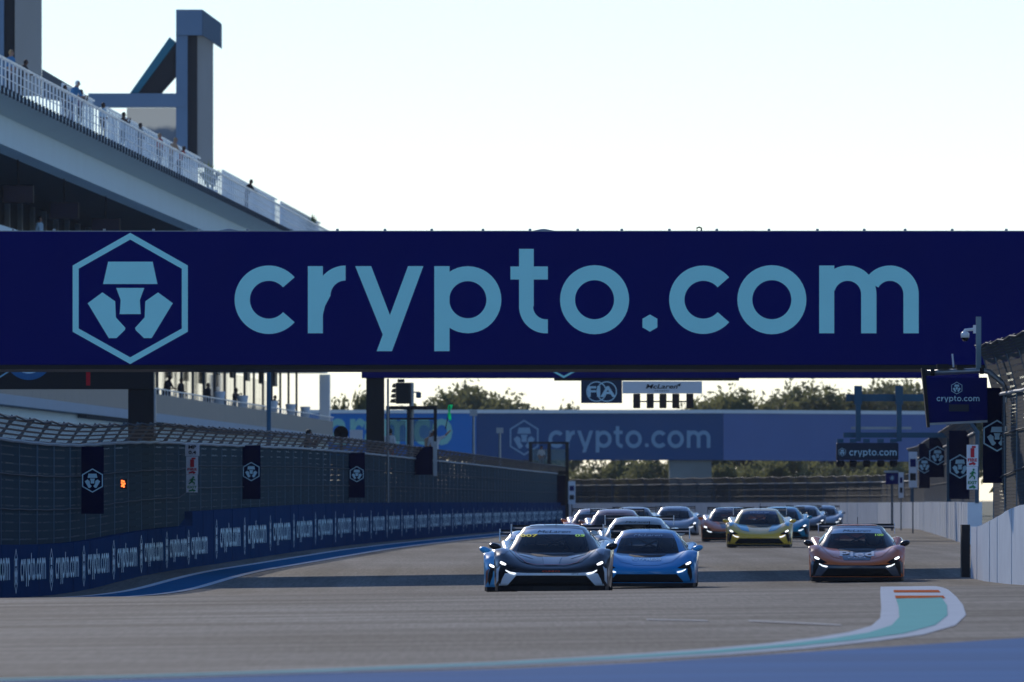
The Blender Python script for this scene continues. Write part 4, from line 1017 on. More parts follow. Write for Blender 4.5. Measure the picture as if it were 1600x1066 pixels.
# ------------------------------------------------------------------ trees and shrubs
BARK = mat('bark', (.07, .05, .035), .9, var=.3, scale=2)
LEAF1 = mat('leaves_olive', (.095, .10, .045), .7, var=.5, scale=.5); LEAF2 = mat('leaves_green', (.05, .075, .025), .7, var=.5, scale=.5)
for _m in (LEAF1, LEAF2):
    _nt = _m.node_tree; _p = _nt.nodes['Principled BSDF']; _t = _nt.nodes.new('ShaderNodeBsdfTranslucent'); _x = _nt.nodes.new('ShaderNodeMixShader'); _x.inputs[0].default_value = .45
    _t.inputs[0].default_value = (.20, .20, .08, 1); _nt.links.new(_p.outputs[0], _x.inputs[1]); _nt.links.new(_t.outputs[0], _x.inputs[2]); _nt.links.new(_x.outputs[0], _nt.nodes['Material Output'].inputs[0])
def tree_mesh(seed, H, W, n, leaf):
    rnd = random.Random(seed); tr = MB()
    tr.tube([(0,0,-.3),(rnd.uniform(-.1,.1),0,H*.25),(rnd.uniform(-.2,.2),.1,H*.5)], [H*.035,H*.025,H*.014], 8)
    cl_ = []
    for k in range(13):
        th = rnd.uniform(0, 6.28); rr = W*.5*math.sqrt(rnd.random())*.8; z = H*(.36 + .52*rnd.random()*(1 - .45*(rr/(W*.4))**2))
        c = Vector((rr*math.cos(th), rr*math.sin(th), z)); cl_.append((c, W*rnd.uniform(.11, .2)))
        tr.tube([(0, 0, H*rnd.uniform(.2, .42)), c*.55 + Vector((0,0,H*.15)), c], [H*.014, H*.009, H*.004], 5)
    v = []; f = []
    for i in range(n):
        c, r = rnd.choice(cl_); u = Vector((rnd.gauss(0,1), rnd.gauss(0,1), rnd.gauss(0,.75)))
        if u.length < .01: continue
        u = u.normalized()*r*(rnd.random()**.45)*rnd.choice((1, 1, 1, 1.35)); p = c + u
        a = Vector((rnd.gauss(0,1), rnd.gauss(0,1), rnd.gauss(0,1))).normalized(); b = a.orthogonal().normalized(); s = leaf*rnd.uniform(.6, 1.3)
        m0 = len(v); v += [tuple(p-a*s), tuple(p+b*s*.5), tuple(p+a*s), tuple(p-b*s*.5)]; f.append((m0, m0+1, m0+2, m0+3))
    zt = max(q[2] for q in v); v = [(q[0], q[1], H*.22 + (q[2]-H*.22)*(H*.78)/(zt-H*.22)) for q in v]
    cm = bpy.data.meshes.new('crown'); cm.from_pydata(v, [], f)
    return tr.mesh('trunk'), cm
TV = [tree_mesh(1, 10, 9, 11000, .24), tree_mesh(2, 10, 9.5, 11000, .24), tree_mesh(3, 10, 7.5, 8000, .24)]
DARK_BACKING = []
def tree(px, ytop, d, var, m, label, wsc=1.):
    x = (px-800)*d/F; h = CAMZ - (ytop-HOR)*d/F + .28
    t = empty('tree', (x, d, -.3), label, 'tree', 'trees behind the footbridge', rz=random.uniform(0, 6))
    t.scale = (h/10*wsc, h/10*wsc, h/10)
    tm, cm = TV[var]; put('trunk', tm, BARK, t); put('crown', cm, m, t)
for a in [(540, 600, 930, 2, LEAF2, 'dark tree at the right end of the pit building', .62), (672, 602, 980, 0, LEAF1, 'bushy tree right of the signal cluster'), (742, 588, 1000, 1, LEAF1, 'tallest tree, behind the green flag'),
          (820, 612, 990, 0, LEAF1, 'rounded tree left of the FIA sign'), (862, 622, 1010, 2, LEAF2, 'small tree close to the FIA sign', .7), (1105, 604, 1000, 2, LEAF2, 'tree just right of the start lights'),
          (1160, 594, 1010, 1, LEAF1, 'second tree right of the start lights'), (1222, 588, 1020, 0, LEAF1, 'third tree right of the start lights'), (1285, 590, 1000, 1, LEAF2, 'tree left of the light repeater frame'),
          (1342, 586, 1015, 0, LEAF1, 'tree behind the left hanger of the light repeater'), (1402, 588, 1005, 1, LEAF1, 'tree behind the right hanger of the light repeater'), (1462, 586, 1020, 0, LEAF2, 'tree hidden mostly behind the screen box'), (1130, 612, 1060, 2, LEAF1, 'pale tree low behind the two right of the start lights', 1.2), (1255, 606, 1060, 1, LEAF2, 'dark tree low between the third and the repeater trees', 1.1), (1370, 604, 1060, 2, LEAF1, 'pale tree low behind the light repeater hangers', 1.2)]:
    tree(*a)
for i, (px, d, w_, h_) in enumerate(((1655, 430, .8, 1.7), (1730, 440, 1.0, 1.9), (1800, 425, 1.0, 1.8), (1690, 470, .9, 2.0), (1860, 440, 1.1, 2.0))):  # shrubs added as dark backing, hiding bright sky behind the right fence
    t = empty('shrub', ((px-800)*d/F, d, -.9), '%s added dark shrub blocking bright sky behind the wire fence at the right edge' % ('first', 'second', 'third', 'fourth', 'fifth')[i], 'shrub', 'added shrubs backing the right fence', rz=i)
    t.scale = (w_, w_, h_); DARK_BACKING.append((t, i))
SHB = [tree_mesh(21, 4, 6, 5000, .2), tree_mesh(22, 4, 7, 5000, .2)]
for t, i in DARK_BACKING: put('trunk', SHB[i % 2][0], BARK, t); put('crown', SHB[i % 2][1], LEAF2, t)
ORD = ('first', 'second', 'third', 'fourth', 'fifth', 'sixth', 'seventh', 'eighth', 'ninth', 'tenth', 'eleventh', 'twelfth', 'thirteenth', 'fourteenth', 'fifteenth', 'sixteenth', 'seventeenth', 'eighteenth')
for i, px in enumerate(range(845, 1465, 36)):
    d = 905 + (i*7 % 5)*16; x = (px-800)*d/F
    t = empty('shrub', (x, d, -.9), 'olive shrub under the footbridge, %s from the left' % ORD[i], 'shrub', 'shrubs under the footbridge', rz=i)
    s_ = random.uniform(.95, 1.25); t.scale = (s_*.75, s_*.75, s_*1.25); tm, cm = SHB[i % 2]; put('trunk', tm, BARK, t); put('crown', cm, LEAF1 if i % 2 else LEAF2, t)

# ------------------------------------------------------------------ the race cars
def dense(rows, nu, nv):
    """Catmull-Rom surface through a control grid; returns array (len(rows)-1)*nu+1 x (cols-1)*nv+1 x 3"""
    A = np.array(rows, float)
    def cr(A, n):
        m = A.shape[0]; out = []
        for i in range(m-1):
            p1, p2 = A[i], A[i+1]
            p0 = A[i-1] if i > 0 else 2*p1 - p2
            p3 = A[i+2] if i+2 < m else 2*p2 - p1
            for k in range(n):
                t = k/n
                out.append(.5*(2*p1 + (p2-p0)*t + (2*p0-5*p1+4*p2-p3)*t*t + (3*p1-p0-3*p2+p3)*t**3))
        out.append(A[-1]); return np.array(out)
    return cr(cr(A, nu).swapaxes(0, 1), nv).swapaxes(0, 1)
BODY = [
 [(0,-2.25,.10),(.35,-2.23,.10),(.62,-2.16,.10),(.80,-2.05,.10),(.89,-1.94,.10),(.93,-1.86,.10),(.945,-1.80,.10),(.945,-1.76,.10)],
 [(0,-2.27,.27),(.35,-2.25,.27),(.62,-2.18,.28),(.80,-2.08,.29),(.905,-1.96,.30),(.945,-1.86,.28),(.955,-1.78,.24),(.955,-1.74,.12)],
 [(0,-2.25,.37),(.35,-2.22,.38),(.62,-2.14,.41),(.80,-2.03,.45),(.90,-1.91,.45),(.945,-1.81,.40),(.96,-1.74,.32),(.96,-1.70,.16)],
 [(0,-2.08,.445),(.35,-2.05,.46),(.62,-1.98,.51),(.80,-1.87,.56),(.89,-1.79,.555),(.945,-1.73,.50),(.965,-1.69,.42),(.965,-1.67,.30)],
 [(0,-1.78,.53),(.35,-1.76,.55),(.60,-1.72,.60),(.79,-1.66,.66),(.89,-1.62,.65),(.95,-1.60,.61),(.97,-1.59,.58),(.97,-1.58,.57)],
 [(0,-1.42,.605),(.35,-1.40,.62),(.58,-1.36,.655),(.78,-1.32,.735),(.89,-1.32,.735),(.955,-1.32,.725),(.975,-1.32,.715),(.975,-1.32,.705)],
 [(0,-1.14,.64),(.35,-1.11,.65),(.57,-1.06,.675),(.76,-1.0,.725),(.87,-1.0,.72),(.94,-1.0,.66),(.965,-1.0,.57),(.965,-1.0,.53)],
 [(0,-.92,.66),(.35,-.88,.665),(.56,-.80,.675),(.73,-.74,.71),(.85,-.78,.70),(.91,-.84,.60),(.94,-.88,.38),(.945,-.90,.14)],
 [(0,-.2,.66),(.35,-.2,.67),(.60,-.2,.70),(.75,-.2,.74),(.83,-.2,.73),(.89,-.2,.62),(.92,-.2,.38),(.93,-.2,.12)],
 [(0,.6,.76),(.35,.6,.77),(.62,.6,.79),(.80,.6,.83),(.89,.6,.80),(.95,.6,.66),(.96,.6,.40),(.95,.6,.12)],
 [(0,1.0,.80),(.35,1.0,.81),(.62,1.0,.83),(.82,1.0,.875),(.92,1.0,.84),(.965,1.0,.70),(.975,1.0,.58),(.975,1.0,.53)],
 [(0,1.34,.81),(.35,1.34,.82),(.62,1.34,.85),(.82,1.34,.895),(.92,1.34,.87),(.97,1.34,.78),(.98,1.34,.73),(.98,1.34,.715)],
 [(0,1.68,.81),(.35,1.68,.82),(.62,1.68,.845),(.80,1.68,.88),(.90,1.68,.85),(.95,1.68,.72),(.965,1.68,.60),(.965,1.68,.54)],
 [(0,2.02,.80),(.35,2.02,.81),(.62,2.01,.83),(.78,2.0,.85),(.87,1.98,.82),(.91,1.96,.66),(.92,1.96,.42),(.92,1.96,.26)],
 [(0,2.22,.78),(.35,2.21,.785),(.60,2.19,.80),(.74,2.16,.80),(.80,2.12,.76),(.84,2.10,.62),(.86,2.08,.42),(.86,2.08,.28)],
 [(0,2.24,.45),(.35,2.23,.45),(.60,2.21,.46),(.72,2.18,.46),(.78,2.14,.46),(.80,2.12,.42),(.82,2.10,.36),(.82,2.10,.28)]]
CAB = [
 [(0,-1.0,.655),(.36,-.95,.66),(.62,-.82,.67),(.755,-.66,.69),(.80,-.5,.70),(.83,-.35,.71)],
 [(0,-.66,.845),(.34,-.62,.845),(.575,-.52,.835),(.685,-.42,.82),(.75,-.34,.78),(.82,-.25,.72)],
 [(0,-.36,.985),(.32,-.33,.98),(.525,-.25,.965),(.63,-.18,.94),(.72,-.12,.85),(.81,-.10,.73)],
 [(0,-.14,1.07),(.30,-.12,1.065),(.48,-.06,1.045),(.575,0,1.01),(.68,.03,.88),(.80,.05,.735)],
 [(0,.18,1.135),(.28,.18,1.13),(.45,.2,1.11),(.54,.22,1.07),(.66,.24,.93),(.80,.24,.75)],
 [(0,.6,1.15),(.28,.6,1.145),(.45,.6,1.12),(.54,.6,1.08),(.66,.6,.95),(.80,.6,.80)],
 [(0,1.1,1.09),(.27,1.1,1.08),(.42,1.1,1.04),(.52,1.1,.99),(.62,1.1,.93),(.75,1.1,.85)],
 [(0,1.7,.95),(.25,1.7,.945),(.38,1.7,.925),(.48,1.7,.90),(.58,1.7,.88),(.68,1.7,.84)],
 [(0,2.1,.84),(.25,2.1,.84),(.38,2.1,.83),(.48,2.1,.82),(.58,2.1,.81),(.68,2.08,.80)]]
def grid_mesh(name, Gd, pick=lambda j, i: True, sides=(1, -1)):
    """mirrored mesh of the chosen cells of a half grid"""
    nj, ni = Gd.shape[:2]; ids = {}; v = []; f = []
    def vid(j, i, s):
        if i == 0: s = 1
        k = (j, i, s)
        if k not in ids: ids[k] = len(v); x, y, z = Gd[j, i]; v.append((0.0 if i == 0 else x*s, y, z))
        return ids[k]
    for j in range(nj-1):
        for i in range(ni-1):
            if pick(j, i):
                
                if 1 in sides: f.append((vid(j,i,1), vid(j,i+1,1), vid(j+1,i+1,1), vid(j+1,i,1)))
                if -1 in sides: f.append((vid(j,i,-1), vid(j+1,i,-1), vid(j+1,i+1,-1), vid(j,i+1,-1)))
    me = bpy.data.meshes.new(name); me.from_pydata(v, [], f); me.polygons.foreach_set('use_smooth', [True]*len(f)); me.update()
    return me
NU, NV = 5, 4
GB = dense(BODY, NU, NV); GC = dense(CAB, 6, 4)
body_me = grid_mesh('body', GB)
glass_me = grid_mesh('windscreen', GC, lambda j, i: j < 3*6 - 6 and i < 2*4)
strip_me = grid_mesh('sun_strip', GC, lambda j, i: 3*6-6 <= j < 3*6+1 and i < 2*4)
pill_me = grid_mesh('roof_pillars', GC, lambda j, i: (j < 3*6+1 and 8 <= i < 12) or (j >= 3*6+1 and (i < 12 or j >= 33)))
side_me = [grid_mesh('side_window', GC, lambda j, i: i >= 12 and j < 33, (q,)) for q in (1, -1)]
bvh_b = BVHTree.FromPolygons([v.co for v in body_me.vertices], [p.vertices[:] for p in body_me.polygons])
cab_all = grid_mesh('cab_all', GC)
bvh_c = BVHTree.FromPolygons([v.co for v in cab_all.vertices], [p.vertices[:] for p in cab_all.polygons])
def patch(name, poly, mode, off=.008, mirror=True, tree=None, step=.045):
    """a thin panel cut to an outline and laid on the bodywork; mode 'front' (x,z) or 'top' (x,y)"""
    tree = tree or bvh_b; V = []; Fc = []
    def one(pl):
        b = []
        for i in range(len(pl)):
            p, q = Vector(pl[i]), Vector(pl[(i+1) % len(pl)]); n = max(1, int((q-p).length/step))
            b += [p.lerp(q, k/n) for k in range(n)]
        nb = len(b); xs = [p.x for p in b]; ys = [p.y for p in b]; pts = list(b)
        for x in np.arange(min(xs)+step/2, max(xs), step):
            for y in np.arange(min(ys)+step/2, max(ys), step): pts.append(Vector((x, y)))
        vs, es, fs, *_ = delaunay_2d_cdt(pts, [], [list(range(nb))], 1, 1e-5)
        base = len(V)
        for p in vs:
            if mode == 'front':
                h = tree.ray_cast(Vector((p.x, -6, p.y)), Vector((0, 1, 0)))[0]
                V.append((p.x, (h.y if h else -1.9) - off, p.y))
            else:
                h = tree.ray_cast(Vector((p.x, p.y, 5)), Vector((0, 0, -1)))[0]
                V.append((p.x, p.y, (h.z if h else .4) + off))
        Fc.extend([tuple(base+i for i in q) for q in fs])
    one(poly)
    if mirror: one([(-x, y) for x, y in poly][::-1])
    me = bpy.data.meshes.new(name); me.from_pydata(V, [], Fc); me.polygons.foreach_set('use_smooth', [True]*len(Fc)); me.update()
    return me
def sym(half): return half + [(-x, y) for x, y in half[::-1]]
def half_patch(name, poly, mode, **k): return [patch(name, poly, mode, mirror=False, **k), patch(name, [(-x, y) for x, y in poly][::-1], mode, mirror=False, **k)]
CM = {}
CM['grille'] = patch('grille', sym([(.585,.275),(.75,.095)]), 'front', mirror=False)
CM['blade'] = patch('bumper_blade', [(-.585,.285),(.585,.285),(.755,.095),(.90,.095),(.84,.20),(.775,.32),(.60,.335),(.40,.325),(-.40,.325),(-.60,.335),(-.775,.32),(-.84,.20),(-.90,.095),(-.755,.095)], 'front', mirror=False)
CM['fascia'] = patch('lower_fascia', sym([(.30,.345),(.60,.36),(.78,.40),(.90,.44),(.93,.40),(.935,.095)]), 'front', mirror=False, off=.004)
CM['intake'] = half_patch('side_intake', [(.785,.44),(.85,.43),(.875,.34),(.885,.22),(.86,.13),(.80,.30)], 'front', off=.011)
CM['lamp'] = half_patch('headlamp_housing', [(.60,.40),(.70,.455),(.80,.515),(.865,.535),(.885,.49),(.84,.43),(.76,.385),(.66,.385)], 'front', off=.012)
CM['lens'] = half_patch('headlamp_lens', [(.755,.475),(.80,.505),(.85,.525),(.865,.495),(.82,.465),(.77,.455)], 'front', off=.018, step=.02)
CM['drl'] = half_patch('light_strip', [(.585,.315),(.62,.300),(.70,.322),(.765,.362),(.765,.382),(.69,.346),(.61,.332)], 'front', off=.02, step=.02)
CM['vent'] = patch('bonnet_vent', sym([(.37,-1.12),(.34,-1.36),(.25,-1.50)]), 'top', mirror=False)
CM['ventlip'] = patch('vent_lip', sym([(.36,-1.06),(.36,-1.105)]), 'top', mirror=False, off=.014)
CM['hoodc'] = patch('bonnet_panel', sym([(.42,-1.02),(.36,-1.4),(.30,-1.9),(.26,-2.10)]), 'top', mirror=False, off=.005)
CM['stripe'] = patch('bonnet_stripe', sym([(.165,-1.53),(.14,-1.8),(.12,-2.08)]), 'top', mirror=False, off=.011)
CM['hoods'] = half_patch('bonnet_side', [(.40,-1.02),(.70,-1.02),(.72,-1.35),(.60,-1.75),(.50,-1.95),(.28,-2.03),(.34,-1.5)], 'top', off=.007)
CM['fend'] = half_patch('wing_top', [(.72,-1.02),(.87,-1.02),(.885,-1.4),(.87,-1.7),(.80,-1.72),(.73,-1.45)], 'top', off=.007)
CM['flash'] = half_patch('bonnet_flash', [(.40,-1.45),(.55,-1.36),(.56,-1.52),(.30,-1.72)], 'top', off=.013)
CM['pin'] = patch('pinstripe', [(.64,-1.12),(.655,-1.12),(.60,-1.6),(.44,-1.97),(.30,-2.06),(-.30,-2.06),(-.44,-1.97),(-.60,-1.6),(-.655,-1.12),(-.64,-1.12),(-.585,-1.6),(-.43,-1.95),(-.30,-2.035),(.30,-2.035),(.43,-1.95),(.585,-1.6)], 'top', mirror=False, off=.015, step=.03)
CM['roofc'] = patch('roof_panel', sym([(.17,.12),(.15,.9)]), 'top', mirror=False, tree=bvh_c, off=.008)
CM['roofs'] = half_patch('roof_side', [(.18,.12),(.42,.2),(.42,.8),(.16,.9)], 'top', tree=bvh_c, off=.008)
CM['cheek'] = half_patch('corner_panel', [(.86,.44),(.925,.40),(.93,.14),(.89,.20),(.885,.34)], 'front', off=.010)
def proj_text(s, cx, cz, w, h, mode, tree, off, bold=.02, shear=0.):
    src = text_mesh(s, bold, 1., shear); me = src.copy(); me.name = 'lettering'
    bm_ = bmesh.new(); bm_.from_mesh(me); bmesh.ops.triangulate(bm_, faces=bm_.faces)
    long = [e for e in bm_.edges if e.calc_length()*max(w, h) > .06]
    bmesh.ops.subdivide_edges(bm_, edges=long, cuts=2); bmesh.ops.triangulate(bm_, faces=bm_.faces)
    for v in bm_.verts:
        x = cx + v.co.x*w; z = cz + v.co.y*h
        if mode == 'front':
            hh = tree.ray_cast(Vector((x, -6, z)), Vector((0, 1, 0)))[0]; v.co = Vector((x, (hh.y if hh else -1) - off, z))
        else:
            hh = tree.ray_cast(Vector((x, z, 5)), Vector((0, 0, -1)))[0]; v.co = Vector((x, z, (hh.z if hh else .6) + off))
    bm_.to_mesh(me); bm_.free(); me.materials.clear()
    return me
STRIPTXT = proj_text('McLaren', 0, 1.03, .56, .040, 'front', bvh_c, .02, .0, .25)
# splitter, mirrors, wing, wheels, cage
_sp = [(-.95,-1.78),(-.90,-2.02),(-.62,-2.24),(-.3,-2.33),(.3,-2.33),(.62,-2.24),(.90,-2.02),(.95,-1.78)]
_m = MB(); _m.poly([(x, y, .105) for x, y in _sp]); _m.poly([(x, y, .03) for x, y in _sp[::-1]])
for _i in range(8):
    _a, _c = _sp[_i], _sp[(_i+1) % 8]; _m.quad((_a[0], _a[1], .03), (_c[0], _c[1], .03), (_c[0], _c[1], .105), (_a[0], _a[1], .105))
CM['splitter'] = _m.mesh('splitter')
CM['under'] = MB().box(-.62, .62, -1.95, 2.0, .07, .36).mesh('underbody')
def mirror_me(s):
    bm_ = bmesh.new(); bmesh.ops.create_uvsphere(bm_, u_segments=14, v_segments=10, radius=1)
    for v in bm_.verts:
        v.co = Vector((s*(.98 + v.co.x*.105), -.62 + (v.co.y*.10 if v.co.y < 0 else v.co.y*.05), .775 + v.co.z*.062 + .02*v.co.x))
    me = bpy.data.meshes.new('mirror_shell'); bm_.to_mesh(me); bm_.free(); me.polygons.foreach_set('use_smooth', [True]*len(me.polygons)); return me
CM['mirror'] = [mirror_me(1), mirror_me(-1)]
CM['stalk'] = [MB().tube([(s*.78, -.60, .70), (s*.88, -.62, .725), (s*.93, -.62, .755)], [.03,.022,.03], 8).mesh('mirror_stalk') for s in (1, -1)]
wg = MB(); prof = [(0, 0), (.05, .025), (.18, .035), (.34, .06), (.34, .05), (.18, .005), (.05, -.012)]
for i in range(len(prof)):
    a, b = prof[i], prof[(i+1) % len(prof)]
    for k in range(8):
        x0, x1 = -.78 + 1.56*k/8, -.78 + 1.56*(k+1)/8
        wg.quad((x0, 1.98+a[0], 1.07+a[1]), (x1, 1.98+a[0], 1.07+a[1]), (x1, 1.98+b[0], 1.07+b[1]), (x0, 1.98+b[0], 1.07+b[1]))
CM['wing'] = wg.mesh('rear_wing')
CM['wingflap'] = MB().box(-.77, .77, 2.33, 2.36, 1.10, 1.155).mesh('wing_flap')
CM['endplate'] = MB().box(-.008, .008, 1.94, 2.40, .95, 1.17).mesh('wing_endplate')
CM['wingmount'] = [MB().hexa([(s*.36-.012,1.85,.80),(s*.36+.012,1.85,.80),(s*.36+.012,2.05,.80),(s*.36-.012,2.05,.80),(s*.36-.012,2.0,1.15),(s*.36+.012,2.0,1.15),(s*.36+.012,2.2,1.15),(s*.36-.012,2.2,1.15)]).mesh('wing_mount') for s in (1, -1)]
def wheel_mesh(w):
    t = MB(); n = 32; pr = [(-w/2,.24),(-w/2,.31),(-w/2+.03,.335),(0,.34),(w/2-.03,.335),(w/2,.31),(w/2,.24)]
    for i in range(len(pr)-1):
        for k in range(n):
            a0, a1 = 2*math.pi*k/n, 2*math.pi*(k+1)/n
            t.quad(*[(x, r*math.cos(a), r*math.sin(a)) for (x, r), a in ((pr[i],a0),(pr[i],a1),(pr[i+1],a1),(pr[i+1],a0))])
    r_ = MB()
    for k in range(10):
        a = 2*math.pi*k/10; ca, sa = math.cos(a), math.sin(a)
        for s in (1, -1):
            x = s*w*.36
            r_.quad((x, .05*ca-.025*sa, .05*sa+.025*ca), (x, .05*ca+.025*sa, .05*sa-.025*ca), (x*1.1, .245*ca+.02*sa, .245*sa-.02*ca), (x*1.1, .245*ca-.02*sa, .245*sa+.02*ca))
    r_.tube([(-w*.3,0,0),(w*.3,0,0)], .06, 10); r_.tube([(-w*.2,0,0),(w*.2,0,0)], .235, 20)
    tm = t.mesh('tyre'); tm.polygons.foreach_set('use_smooth', [True]*len(tm.polygons))
    return tm, r_.mesh('rim')
WF, WR = wheel_mesh(.27), wheel_mesh(.31)
cg = MB()
for s in (1, -1):
    cg.tube([(s*.60,-.42,.72),(s*.50,-.1,.98),(s*.42,.3,1.08),(s*.44,.75,1.06),(s*.55,.8,.6)], .022, 6); cg.tube([(s*.44,.75,1.05),(-s*.5,.8,.62)], .02, 6)
cg.tube([(-.42,.3,1.08),(.42,.3,1.08)], .022, 6); cg.tube([(-.44,.75,1.06),(.44,.75,1.06)], .022, 6)
CM['cage'] = cg.mesh('roll_cage')
CM['seat'] = MB().hexa([(.12,.3,.35),(.55,.3,.35),(.55,.62,.35),(.12,.62,.35),(.18,.45,.98),(.50,.45,.98),(.50,.62,.98),(.18,.62,.98)]).mesh('seat')
bm_ = bmesh.new(); bmesh.ops.create_uvsphere(bm_, u_segments=16, v_segments=10, radius=.14, matrix=Matrix.Translation((.34,.34,.86)))
CM['helmet'] = bpy.data.meshes.new('helmet'); bm_.to_mesh(CM['helmet']); bm_.free()
CM['dash'] = MB().hexa([(-.66,-.72,.60),(.66,-.72,.60),(.70,-.05,.60),(-.70,-.05,.60),(-.60,-.70,.68),(.60,-.70,.68),(.68,-.10,.72),(-.68,-.10,.72)]).mesh('dashboard')
CM['ant'] = MB().tube([(0.02,.35,1.14),(.02,.36,1.30)], .006, 5).mesh('antenna')
CM['wheelarch'] = None

PAINT = lambda n, c: mat('paint_'+n, c, .32, 0, var=.06, scale=2, spec=.2, coat=.6)
BK = mat('carbon_black', (.008, .008, .010), .45, var=.2, scale=6); RUB = mat('tyre_rubber', (.012, .012, .012), .85, var=.2, scale=8); RIM = mat('wheel_rim', (.03, .03, .035), .35, .8, var=.1)
GRIL = mat('grille_black', (.006, .006, .007), .6, var=.3, scale=20)
CGL = bpy.data.materials.new('car_glass'); CGL.use_nodes = True; _b = CGL.node_tree.nodes['Principled BSDF']
_b.inputs['Base Color'].default_value = (.004, .009, .014, 1); _b.inputs['Roughness'].default_value = .06; _b.inputs['Alpha'].default_value = .82; _b.inputs['Specular IOR Level'].default_value = .2
HEAD = emit('headlamp_lit', (.95, .98, 1.0), 2.2); STRIPL = emit('light_strip_lit', (.92, .97, 1.0), 1.3)
DTXT = mat('dark_print', (.01, .015, .03), .5, var=0); WTXT = mat('white_print', (.75, .80, .85), .5, var=0); CAGE = mat('cage_grey', (.35, .40, .42), .4, var=0)
YTXT = emit('number_display_yellow', (.9, .75, .10), .35); GTXT = emit('number_display_green', (.5, .85, .15), .35)
P_ = {n: PAINT(n, c) for n, c in dict(black=(.010, .011, .014), white=(.78, .84, .88), grey=(.10, .12, .15), blue=(.002, .28, .62), skyblue=(.10, .48, .78), orange=(.85, .19, .04), navy=(.012, .03, .09), silver=(.30, .33, .36),
      paleorange=(.40, .15, .09), brown=(.12, .06, .06), yellow=(.82, .48, .05), teal=(.01, .33, .48), dsilver=(.14, .16, .18), red=(.45, .03, .02), lwhite=(.55, .62, .66)).items()}
def car(px, d, body, label, hoodc=None, hoods=None, fend=None, blade=None, roof=None, roofc=None, roofs=None, mirror=None, stripe=None, flash=None, pin=None, cheek=None, fascia=None, strip='white', striptxt=None, txt=(), yaw=0., full=True):
    x = (px-800)*d/F + TS*2.27; y = d + 2.27
    zf, zr = G(x, y-1.32), G(x+.07, y+1.34); sl = (zr-zf)/2.66
    t = empty('race_car', (x, y, zf + sl*1.32), label, 'race car', 'race cars on the straight'); t.rotation_euler = (math.atan(sl), 0, -TS + yaw)
    B = P_[body]; pr = lambda nm, me, m: put(nm, me, m, t)
    pr('body', body_me, B); pr('roof', pill_me, P_[roof or body]); pr('windscreen', glass_me, CGL); pr('side_window', side_me[0], CGL); pr('side_window', side_me[1], CGL)
    ss = pr('sun_strip', strip_me, P_[strip]); put('sun_strip_lettering', STRIPTXT, striptxt or DTXT, ss)
    pr('grille', CM['grille'], GRIL); pr('bumper_blade', CM['blade'], P_[blade or body]); pr('splitter', CM['splitter'], BK); pr('underbody', CM['under'], BK)
    for k in (0, 1):
        pr('side_intake', CM['intake'][k], GRIL); h = pr('headlamp', CM['lamp'][k], BK); put('headlamp_lens', CM['lens'][k], HEAD, h); pr('light_strip', CM['drl'][k], STRIPL)
        mm = pr('mirror', CM['mirror'][k], P_[mirror or body]); put('mirror_stalk', CM['stalk'][k], BK, mm)
        pr('wing_mount', CM['wingmount'][k], BK)
        if hoods: pr('bonnet_side', CM['hoods'][k], P_[hoods])
        if fend: pr('wing_top', CM['fend'][k], P_[fend])
        if flash: pr('bonnet_flash', CM['flash'][k], P_[flash])
        if cheek: pr('corner_panel', CM['cheek'][k], P_[cheek])
        if roofs: pr('roof_side', CM['roofs'][k], P_[roofs])
    if fascia: pr('lower_fascia', CM['fascia'], P_[fascia])
    if hoodc: pr('bonnet_panel', CM['hoodc'], P_[hoodc])
    if stripe: pr('bonnet_stripe', CM['stripe'], P_[stripe])
    if pin: pr('pinstripe', CM['pin'], P_[pin])
    if roofc: pr('roof_panel', CM['roofc'], P_[roofc])
    pr('bonnet_vent', CM['vent'], GRIL); pr('vent_lip', CM['ventlip'], P_['silver'])
    w = pr('rear_wing', CM['wing'], BK); put('wing_flap', CM['wingflap'], BK, w)
    for s in (-1, 1): put('wing_endplate', CM['endplate'], P_['white'] if full else BK, w, (s*.785, 0, 0))
    for (wx, wy, wm) in ((-.81, -1.32, WF), (.81, -1.32, WF), (-.80, 1.34, WR), (.80, 1.34, WR)):
        ty = put('wheel', wm[0], RUB, t, (wx, wy, .34)); put('rim', wm[1], RIM, ty)
    pr('roll_cage', CM['cage'], CAGE); pr('seat', CM['seat'], BK); pr('dashboard', CM['dash'], BK); hm = pr('helmet', CM['helmet'], P_['white'])
    if full: pr('antenna', CM['ant'], BK)
    for (s, cx, cz, w_, h_, mode, m, shear) in txt:
        put('lettering', proj_text(s, cx, cz, w_, h_, mode, bvh_c if mode == 'front' and cz > .66 else bvh_b, .02, .02, shear), m, t)
    return t
OTX = mat('orange_print', (.55, .06, .02), .5, var=0)
car(861, 190, 'black', 'black and white race car with red pinstripes leading the pack', hoodc='black', hoods='black', blade='white', roof='black', roofs='white', roofc='grey', stripe='grey', flash='grey', pin='red', cheek='white', fend='grey', mirror='black',
    txt=(('007', -.42, .965, .30, .045, 'front', YTXT, 0), ('05', .44, .965, .16, .04, 'front', GTXT, 0), ('GMG', 0, .355, .30, .03, 'front', OTX, 0), ('#FTP', .40, .31, .12, .014, 'front', DTXT, 0)))
car(838, 206, 'skyblue', 'light blue race car half hidden behind the black leading car', hoodc='skyblue', hoods='white', fend='skyblue', mirror='skyblue', cheek='paleorange', strip='white')
car(1010, 221, 'blue', 'bright blue race car beside the black leader', hoodc='blue', hoods='blue', roof='blue', blade='blue', strip='navy', striptxt=WTXT, mirror='skyblue', cheek='skyblue', txt=(('CYPRESS', 0, -1.72, .56, .22, 'top', mat('cyan_print', (.25, .65, .85), .5, var=0), 0),))
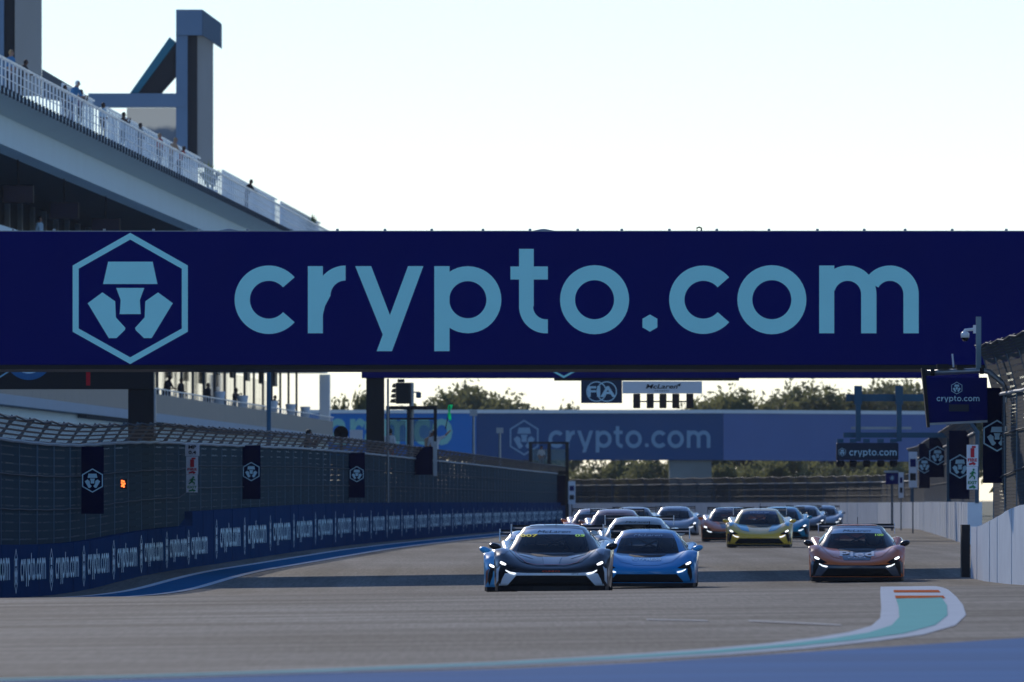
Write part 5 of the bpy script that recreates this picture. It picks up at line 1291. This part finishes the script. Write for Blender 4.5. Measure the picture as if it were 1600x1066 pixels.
car(1339, 230, 'orange', 'orange and black race car lettered Pied at the right', hoodc='black', hoods='orange', fend='orange', fascia='black', blade='grey', roof='black', roofc='orange', roofs='orange', mirror='black', cheek='grey', strip='white',
    txt=(('Pied', 0, -1.70, .70, .44, 'top', WTXT, 0), ('100', .46, .945, .17, .042, 'front', GTXT, 0), ('BRANDS', 0, -1.99, .36, .06, 'top', WTXT, 0)))
car(994, 256, 'lwhite', 'white silver race car directly behind the bright blue one', hoodc='silver', strip='lwhite', roof='lwhite')
car(960, 330, 'paleorange', 'faded orange race car behind the white silver one, left group', hoodc='brown', strip='paleorange', roof='paleorange', full=False)
car(929, 350, 'orange', 'orange race car farthest left in the background pack', hoodc='black', strip='silver', roof='paleorange', full=False)
car(988, 408, 'brown', 'dark purplish race car between the faded orange and the silver one', strip='brown', roof='brown', full=False)
car(1053, 450, 'silver', 'silver race car with bright headlamps in the middle distance', strip='silver', roof='silver', full=False)
car(1140, 382, 'orange', 'dark orange race car just left of the yellow one', hoodc='black', fascia='black', blade='black', cheek='black', strip='brown', roof='brown', full=False)
car(1186, 332, 'yellow', 'yellow race car with blue bonnet sides', hoods='teal', blade='yellow', cheek='navy', strip='navy', roof='yellow', mirror='yellow', striptxt=WTXT, fend='teal')
car(1221, 398, 'teal', 'teal blue race car behind the yellow one', hoodc='navy', strip='navy', roof='teal', cheek='navy', full=False)
car(1256, 505, 'dsilver', 'grey race car right behind the teal one', strip='dsilver', roof='silver', full=False)
car(1287, 565, 'silver', 'small silver race car last in the row by the white wall', strip='silver', roof='silver', full=False)

# ------------------------------------------------------------------ hazy air over the straight
hz = MB().box(-260, 260, -60, 1180, -3.0, 60).build('haze', None)
hm = bpy.data.materials.new('haze_air'); hm.use_nodes = True
nt = hm.node_tree; nt.nodes.remove(nt.nodes['Principled BSDF']); pv = nt.nodes.new('ShaderNodeVolumePrincipled')
pv.inputs['Color'].default_value = (.80, .88, 1, 1); pv.inputs['Density'].default_value = .00005; pv.inputs['Anisotropy'].default_value = 0.
nt.links.new(pv.outputs[0], nt.nodes['Material Output'].inputs['Volume'])
hz.data.materials.append(hm); tag(hz, 'thin pale haze lying over the whole straight', 'haze', kind='stuff')
